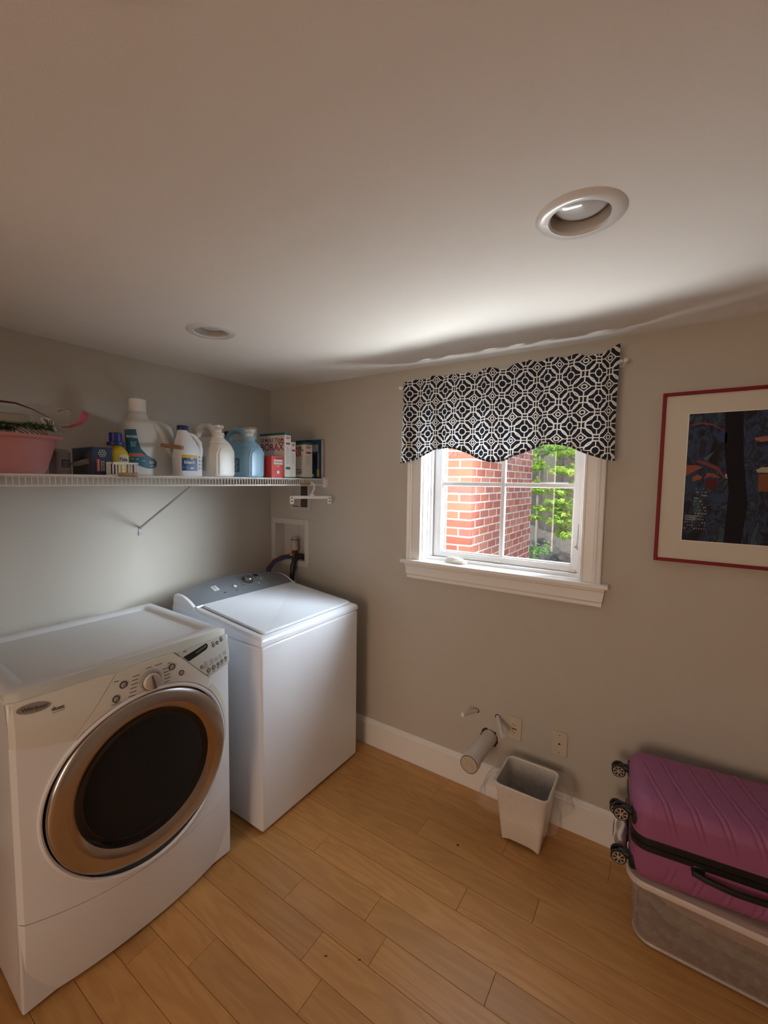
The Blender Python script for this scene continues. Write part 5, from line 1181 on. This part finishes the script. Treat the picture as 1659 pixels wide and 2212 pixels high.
MB().prism([(1.9595, .391), (1.9705, .391), (1.9685, .397), (1.965, .400), (1.9615, .397)], 'y', -.0068, -.0055).build('jack_hole', M_dark, P)
for dz in (.042, -.042): MB().lathe([(.0028, 0), (.0028, -.0014)], (1.965, -.0058, .3952+dz), 'y', 10).build('screw', mat('screw_brown', (.16, .12, .09), .4, .5), P)
# capped pipes
DP = thing('drain_stub', (1.627, 0, .305), 'thick white capped drain pipe sticking out of the wall', 'pipe')
M_pvc = mat('pvc_white', (.66, .61, .56), .4)
def hole(c_, r, parent, seed):
    rr = random.Random(seed); m = MB(); n = 22
    P = [(c_[0]+r*rr.uniform(.92, 1.25)*math.cos(2*PI*i/n), c_[1]+r*rr.uniform(.92, 1.22)*math.sin(2*PI*i/n)) for i in range(n)]
    m.prism(P, 'y', -.0012, .0); m.build('wall_gap', mat('hole_dark', (.05, .03, .025), .9), parent, smooth=False)
hole((1.628, .305), .043, DP, 4)
MB().tube([(1.628, -.001, .306), (1.628, -.268, .313)], .0385, 40).build('pipe_body', M_pvc, DP)
cap_ = MB().tube([(1.628, -.235, .312), (1.628, -.272, .3132)], .0435, 40).build('pipe_cap', M_pvc, DP, bevel=.002)
MB().tube([(1.628, -.2715, .3132), (1.628, -.2745, .3133)], .0385, 40).build('cap_face', mat('cap_stain', (.50, .42, .31), .5, var=.35, vscale=35), cap_)
MB().tube([(1.628+.041*math.cos(t), -.2735, .3133+.041*math.sin(t)) for t in [i*2*PI/40 for i in range(40)]], .0012, 5, closed=True).build('cap_joint', M_dark, cap_)
# spilled caulk stroke left of the bracket of the pipe
def stub(a, b, r, label, seed):
    P = thing('water_stub', a, label, 'pipe', group='capped water supply stubs')
    hole((a[0], a[2]), r*1.25, P, seed)
    a, b = Vector(a), Vector(b); d = (b-a).normalized()
    MB().tube([a, a+(b-a)*.86], r, 20).build('pipe_body', M_pvc, P); MB().tube([a+(b-a)*.84, b], r*1.22, 24).build('pipe_cap', M_pvc, P, bevel=.001)
    MB().tube([b+d*.0001, b+d*.0012], r*1.0, 24).build('cap_face', mat('cap_pale', (.70, .64, .55), .5), P)
stub((1.557, -.001, .426), (1.527, -.120, .448), .0090, 'slim white capped water pipe on the left, pointing left', 2)
stub((1.668, -.001, .427), (1.733, -.122, .410), .0105, 'slim white capped water pipe next to the outlet, pointing down', 3)

# ================================================================ FLOOR THINGS
TR = thing('waste_bin', (1.862, -.18, 0), 'small square white plastic waste bin under the outlet', 'waste bin')
M_bin = mat('bin_white', (.74, .68, .60), .4)
bt = [(1.757, -.302), (1.981, -.302), (1.981, -.082), (1.757, -.082)]; bb_ = [(1.778, -.238), (1.944, -.238), (1.944, -.088), (1.778, -.088)]
def rr4(c, r, n=5, z=0):
    (x0, y0), (x1, _), (_, y1), _ = c; out = []
    for cx_, cy_, a0 in ((x1-r, y1-r, 0), (x0+r, y1-r, 90), (x0+r, y0+r, 180), (x1-r, y0+r, 270)):
        for i in range(n+1): t = math.radians(a0+90*i/n); out.append((cx_+r*math.cos(t), cy_+r*math.sin(t), z))
    return out
def ins(c, d): (x0, y0), (x1, _), (_, y1), _ = c; return [(x0+d, y0+d), (x1-d, y0+d), (x1-d, y1-d), (x0+d, y1-d)]
def lerpc(t): return [(T(a[0], b[0], t), T(a[1], b[1], t)) for a, b in zip(bb_, bt)]
def arch(P):                                               # bottom edge raised between the corners
    o = []
    x0, x1, y0, y1 = bb_[0][0], bb_[1][0], bb_[0][1], bb_[2][1]
    for x, y, z in P:
        u = abs((x-(x0+x1)/2)/((x1-x0)/2)); v = abs((y-(y0+y1)/2)/((y1-y0)/2)); k = min(1, max(0, 1-min(u, v)**5)) if max(u, v) > .9 else 0
        o.append((x, y, z+.018*k))
    return o
R1 = []; 
def dens(P, n=6):
    o = []
    for a, b in zip(P, P[1:]+P[:1]):
        L = (Vector(a)-Vector(b)).length; kk = 12 if L > .06 else 1
        for i in range(kk): o.append(tuple(Vector(a).lerp(Vector(b), i/kk)))
    return o
rings = [arch(dens(rr4(bb_, .012, z=.0)))]
for t, z in ((.1, .030), (.5, .150), (.93, .280)): rings.append(dens(rr4(lerpc(t), .014+.01*t, z=z)))
rings.append(dens(rr4(bt, .026, z=.292))); rings.append(dens(rr4(ins(bt, -.006), .030, z=.294))); rings.append(dens(rr4(ins(bt, -.007), .031, z=.301))); rings.append(dens(rr4(ins(bt, -.003), .028, z=.305)))
rings.append(dens(rr4(ins(bt, .003), .024, z=.302))); rings.append(dens(rr4(ins(lerpc(.93), .004), .020, z=.280))); rings.append(dens(rr4(ins(lerpc(.1), .004), .012, z=.034)))
nmin = min(len(r) for r in rings)
def resample(P, n):
    Ls = [0]
    for a, b in zip(P, P[1:]+P[:1]): Ls.append(Ls[-1]+(Vector(a)-Vector(b)).length)
    o = []; Q = P+P[:1]
    for i in range(n):
        s_ = Ls[-1]*i/n; j = max(k for k in range(len(Ls)) if Ls[k] <= s_+1e-9); j = min(j, len(P)-1); t = (s_-Ls[j])/max(1e-9, Ls[j+1]-Ls[j]); o.append(tuple(Vector(Q[j]).lerp(Vector(Q[j+1]), t)))
    return o
NR = 120; rings = [resample(r, NR) for r in rings]
m = MB(); m.add([p for r in rings for p in r], [(i*NR+k, i*NR+(k+1) % NR, (i+1)*NR+(k+1) % NR, (i+1)*NR+k) for i in range(len(rings)-1) for k in range(NR)]+[tuple(range((len(rings)-1)*NR, len(rings)*NR))])
m.build('bin_shell', M_bin, TR, ang=.7)
# clear liner: inside the bin, over the rim, flaring out
BG = thing('bin_liner', (1.86, -.19, .30), 'clear plastic liner bag spread over the rim of the white bin', 'bag')
rl = random.Random(6)
base = [resample(dens(rr4(ins(lerpc(t), d), .02, z=z)), NR) for t, d, z in ((.15, .010, .050), (.5, .008, .150), (.9, .008, .270), (1, -.001, .3075))]
wob = [rl.uniform(-1, 1) for _ in range(NR)]
def ring_out(d, z, a):
    P = resample(dens(rr4(ins(bt, -d), .05, z=z)), NR); o = []
    for i, p in enumerate(P):
        w_ = (math.sin(i*.52)+math.sin(i*.23+1)+.5*wob[i])*a; c_ = Vector((1.869, -.192, p[2])); v = Vector(p)-c_; v.z = 0; q = Vector(p)+v.normalized()*w_; 
        q.y = min(q.y, -.026); q.z += .6*w_; o.append(tuple(q))
    return o
rg_ = base+[ring_out(.010, .308, .001), ring_out(.030, .296, .006), ring_out(.046, .262, .010), ring_out(.052, .222, .013), ring_out(.050, .195, .016)]
m = MB(); m.add([p for r in rg_ for p in r], [(i*NR+k, i*NR+(k+1) % NR, (i+1)*NR+(k+1) % NR, (i+1)*NR+k) for i in range(len(rg_)-1) for k in range(NR)]+[tuple(range(NR))])
m.build('liner_film', film('liner_clear', (.70, .66, .63), .20, .25, bump=1, bscale=60), BG, fixn=False, ang=3)
m = MB(); m.add([p for r in [resample(dens(rr4(ins(lerpc(t), d), .02, z=z)), NR) for t, d, z in ((.15, .012, .052), (.5, .010, .150), (.9, .010, .270), (1, .006, .300))] for p in r], [(i*NR+k, i*NR+(k+1) % NR, (i+1)*NR+(k+1) % NR, (i+1)*NR+k) for i in range(3) for k in range(NR)])
m.build('liner_inner_fold', film('liner_milky', (.60, .59, .57), .45, .3, bump=1, bscale=40), BG, fixn=False, ang=3)
# clear storage tote
TB = thing('storage_tote', (2.66, -.235, 0), 'large clear plastic storage tote with milky lid under the suitcase', 'storage bin')
tt0 = [(2.302, -.398), (3.06, -.398), (3.06, -.060), (2.302, -.060)]; tt1 = [(2.284, -.412), (3.09, -.412), (3.09, -.034), (2.284, -.034)]
M_tote = film('tote_clear', (.60, .50, .46), .36, .35)
def lerp2(t): return [(T(a[0], b[0], t), T(a[1], b[1], t)) for a, b in zip(tt0, tt1)]
rg_ = [resample(dens(rr4(ins(lerp2(t), d), r, z=z)), NR) for t, d, r, z in ((0, .012, .05, .004), (0, .002, .055, .014), (.1, 0, .055, .035), (.9, 0, .05, .217), (1, 0, .05, .227), (1, -.006, .055, .229), (1, -.006, .055, .233))]
m = MB(); m.add([p for r in rg_ for p in r], [(i*NR+k, i*NR+(k+1) % NR, (i+1)*NR+(k+1) % NR, (i+1)*NR+k) for i in range(len(rg_)-1) for k in range(NR)]+[tuple(range(NR))[::-1]])
m.build('tote_body', M_tote, TB, ang=1)
rim0 = resample(dens(rr4(ins(lerp2(0), .004), .055, z=.012)), NR); MB().tube(rim0, .0065, 6, closed=True).build('base_rib', film('tote_rib', (.62, .55, .50), .6, .3), TB)
M_lid = mat('lid_milky', (.60, .52, .48), .4, sss=.1)
rg_ = [resample(dens(rr4(ins(tt1, d), r, z=z)), NR) for d, r, z in ((-.004, .055, .227), (-.012, .06, .229), (-.013, .06, .241), (-.008, .058, .249), (.006, .05, .2495), (.014, .045, .2515), (.022, .04, .2505))]
m = MB(); m.add([p for r in rg_ for p in r], [(i*NR+k, i*NR+(k+1) % NR, (i+1)*NR+(k+1) % NR, (i+1)*NR+k) for i in range(len(rg_)-1) for k in range(NR)]+[tuple(range(NR))[::-1], tuple(range((len(rg_)-1)*NR, len(rg_)*NR))])
m.build('tote_lid', M_lid, TB, ang=.8)
# folded things inside the tote
def cloth(x0, x1, y0, y1, z0, z1, name, col, label, cat, seed, grp='folded textiles in the tote'):
    rr = random.Random(seed); a, b = rr.uniform(0, 6), rr.uniform(0, 6)
    cx_, cy_ = (x0+x1)/2, (y0+y1)/2; L = []
    for i in range(7):
        t = i/6; k = .93+.07*math.sin(PI*t); L.append((cx_, cy_, T(z0, z1, t), (x1-x0)/2*k, (y1-y0)/2*k, 4.5))
    m = MB(); m.loft(L, 72); v = []
    for x, y, z in m.v: v.append((x+.004*math.sin(z*160+a), y+.004*math.sin(z*190+b+x*9), z+.012*math.sin(x*9+a)*((z-z0)/(z1-z0))+.005*math.sin(x*31+b)*((z-z0)/(z1-z0))))
    m.v = v; tag(m.build(name, mat('cloth_'+name+str(seed), col, .85, bump=1, bscale=35, var=.3, vscale=18), ang=1.2), label, cat, grp)
cloth(2.34, 3.02, -.375, -.08, .018, .066, 'folded_blanket', (.13, .085, .05), 'dark brown folded blanket at the bottom of the clear tote', 'blanket', 1)
cloth(2.335, 3.02, -.375, -.08, .084, .132, 'folded_blanket', (.17, .15, .085), 'olive green folded blanket in the middle of the clear tote', 'blanket', 2)
cloth(2.325, 3.03, -.380, -.075, .150, .205, 'folded_blanket', (.34, .21, .16), 'pinkish tan folded blanket at the top of the clear tote', 'blanket', 3)
# suitcase lying on the tote
SU = thing('suitcase', (2.287, -.446, .2515), 'purple hard shell suitcase lying on the clear tote, wheels to the left', 'suitcase', math.radians(6.5))
SL, SW_, ST = .60, .345, .298; M_pur = mat('shell_magenta', (.32, .100, .225), .42, bump=.5, bscale=500)
ZM = .152                                                  # zip level
RC = .050
def shell_mesh(zs, ze, sign):
    # section across the width, swept along the length, ends rounded; slanted double ribs as relief
    m = MB(); hgt = abs(ze-zs); prof = []
    def add(a, b, n, nrm0, nrm1):
        for k in range(n): t = k/n; prof.append((T(a[0], b[0], t), T(a[1], b[1], t), (T(nrm0[0], nrm1[0], t), T(nrm0[1], nrm1[1], t))))
    add((0, 0), (0, hgt-RC), 10, (-1, 0), (-1, 0))
    for k in range(12): t = PI/2*k/12; prof.append((RC-RC*math.cos(t), hgt-RC+RC*math.sin(t), (-math.cos(t), math.sin(t))))
    add((RC, hgt), (SW_-RC, hgt), 24, (0, 1), (0, 1))
    for k in range(12): t = PI/2*k/12; prof.append((SW_-RC+RC*math.sin(t), hgt-RC+RC*math.cos(t), (math.sin(t), math.cos(t))))
    add((SW_, hgt-RC), (SW_, 0), 10, (1, 0), (1, 0)); prof.append((SW_, 0, (1, 0)))
    arc_ = [0]
    for a, b in zip(prof, prof[1:]): arc_.append(arc_[-1]+math.hypot(a[0]-b[0], a[1]-b[1]))
    xs = [RC*(1-math.cos(PI/2*k/10)) for k in range(10)]+[RC+(SL-2*RC)*k/260 for k in range(261)]+[SL-RC*(1-math.cos(PI/2*(9-k)/10)) for k in range(10)]
    n = len(prof)
    for x in xs:
        e = min(x, SL-x); d = RC-math.sqrt(max(0, RC*RC-(RC-e)**2)) if e < RC else 0
        for (y, z, nn), s_ in zip(prof, arc_):
            w_ = x+.24*(s_-.10)+.012*math.sin(s_*6); ph = (w_-.005) % .078
            rib = 0 if (x < .035 or x > SL-.04) else -.0034*(math.exp(-((ph-.020)/.0030)**2)+math.exp(-((ph-.038)/.0030)**2))+.0016*math.exp(-((ph-.029)/.004)**2)
            rib *= max(0, min(1, (s_-.02)/.05))*max(0, min(1, (arc_[-1]-s_-.02)/.05))
            cy_ = SW_/2; y2 = cy_+(y-cy_)*(1-d/(SW_/2)); z2 = z*(1-d/hgt) if z > 0 else z
            y2 += nn[0]*rib; z2 += nn[1]*rib
            m.v.append((x, y2, zs+sign*z2))
    N_ = len(xs)
    for i in range(N_-1):
        for k in range(n-1): m.f.append((i*n+k, i*n+k+1, (i+1)*n+k+1, (i+1)*n+k)); m.m.append(0)
    m.f += [tuple(range(n)), tuple(range((N_-1)*n, N_*n))[::-1]]; m.m += [0, 0]
    return m
shell_mesh(ZM+.020, ST, 1).build('upper_shell', M_pur, SU, local=True, ang=1.5)
shell_mesh(ZM-.020, .006, -1).build('lower_shell', M_pur, SU, local=True, ang=1.5)
def se_ring(ins_, z, n=96): return resample(rr4([(ins_, ins_), (SL-ins_, ins_), (SL-ins_, SW_-ins_), (ins_, SW_-ins_)], RC-ins_, 8, z), n)
rg_ = [se_ring(.001, ZM-.024), se_ring(-.0025, ZM-.022), se_ring(-.0025, ZM-.003), se_ring(.001, ZM-.0015), se_ring(.001, ZM+.0015), se_ring(-.0025, ZM+.003), se_ring(-.0025, ZM+.022), se_ring(.001, ZM+.024)]
m = MB(); m.add([p for r in rg_ for p in r], [(i*96+k, i*96+(k+1) % 96, (i+1)*96+(k+1) % 96, (i+1)*96+k) for i in range(7) for k in range(96)]); m.build('zip_band', M_black, SU, local=True)
# side handle on the long side
m = MB(); hx0 = .175
m.tube([(hx0, .0, ZM-.030), (hx0, -.010, ZM-.034), (hx0+.03, -.020, ZM-.036), (hx0+.10, -.030, ZM-.038), (hx0+.17, -.028, ZM-.038), (hx0+.225, -.012, ZM-.034), (hx0+.235, .0, ZM-.030)], [.009, .010, .010, .010, .010, .010, .009], 10)
m.build('side_handle', M_black, SU, local=True)
for dx in (-.005, .205): MB().box(hx0+dx, hx0+dx+.035, -.006, .012, ZM-.052, ZM-.012).build('handle_mount', M_black, SU, local=True, bevel=.004)
# wheels: four double casters at the left end
M_tyre = mat('tyre', (.015, .015, .016), .3); M_rim = mat('wheel_rim', (.50, .44, .36), .35, .4)
def caster(y, z, s_):
    hs = MB(); hs.loft([(.012, y, z-.024, .014, .030, 4), (.012, y, z, .016, .034, 4), (.012, y, z+.024, .014, .030, 4)], 24)
    hs.tube([(.01, y, z), (-.020, y-.004, z+.006), (-.034, y-.004, z+.004)], [.017, .013, .011], 12)
    h = hs.build('wheel_housing', M_black, SU, local=True, bevel=.002)
    wc = (-.034, y, z-.010)
    for dy in (-.012, .012):
        w_ = MB().lathe([(.0235, -.006), (.0255, -.004), (.0255, .004), (.0235, .006)], (wc[0], wc[1]+dy, wc[2]), 'y', 28).build('wheel', M_tyre, SU, local=True)
        r_ = MB(); f = -.0065 if dy < 0 else .0065
        r_.lathe([(.0205, f*.9), (.0205, f*1.05), (.018, f*1.05), (.018, f*.9)], (wc[0], wc[1]+dy, wc[2]), 'y', 28, cap0=False, cap1=False); r_.lathe([(.006, f*.9), (.005, f*1.2)], (wc[0], wc[1]+dy, wc[2]), 'y', 12)
        for k in range(7):
            a = 2*PI*k/7; da = .16; c0, s0 = math.cos, math.sin; yy_ = wc[1]+dy+f*1.04
            r_.add([(wc[0]+.0045*c0(a-da*2), yy_, wc[2]+.0045*s0(a-da*2)), (wc[0]+.019*c0(a-da), yy_, wc[2]+.019*s0(a-da)), (wc[0]+.019*c0(a+da), yy_, wc[2]+.019*s0(a+da)), (wc[0]+.0045*c0(a+da*2), yy_, wc[2]+.0045*s0(a+da*2))], [(0, 1, 2, 3)])
        r_.build('wheel_rim', M_rim, w_, local=True, fixn=False)
for y in (.050, .300):
    for z in (.218, .055): caster(y, z, 1)
# white tagged bag slumped between the suitcase and the wall
WB = thing('white_bag', (2.255, -.29, .2525), 'crumpled white bag with grey tag squeezed at the left end between the suitcase wheels', 'bag')
m = MB(); m.loft([(2.250, -.275, .2535+h, a, b, 2.6) for h, a, b in ((0, .012, .085), (.01, .020, .092), (.04, .018, .088), (.08, .015, .080), (.105, .010, .060), (.118, .004, .035))], 40)
m.v = [(x+.006*math.sin(y*90+z*70), y+.005*math.sin(z*110), z) for x, y, z in m.v]
m.build('bag_body', mat('bag_white', (.58, .54, .52), .35, bump=1, bscale=60, var=.15, vscale=50), WB, ang=1.5)
MB().box(2.222, 2.2235, -.335, -.300, .300, .350).build('grey_tag', mat('tag_grey', (.20, .19, .18), .5), WB, bevel=.0005)
# ================================================================ tiny bits on the floor
for i, (x, y, s_, lab) in enumerate(((1.63, -.385, .005, 'dark round crumb on the floor in front of the bin'), (1.443, -1.055, .006, 'thin dark splinter on a plank end at the bottom'), (1.545, -1.0, .005, 'short dark fibre on the floor near the plank splinter'))):
    o = MB().tube([(x-s_, y, .0012), (x, y+(.002 if i == 0 else .008), .0014), (x+(s_*.8 if i == 0 else .001), y+.004, .0012)], .0012 if i else .004, 6, flat=.3 if i == 0 else 1).build('floor_crumb', mat('crumb_brown', (.06, .02, .012), .8)); tag(o, lab, 'crumb', 'bits on the floor')
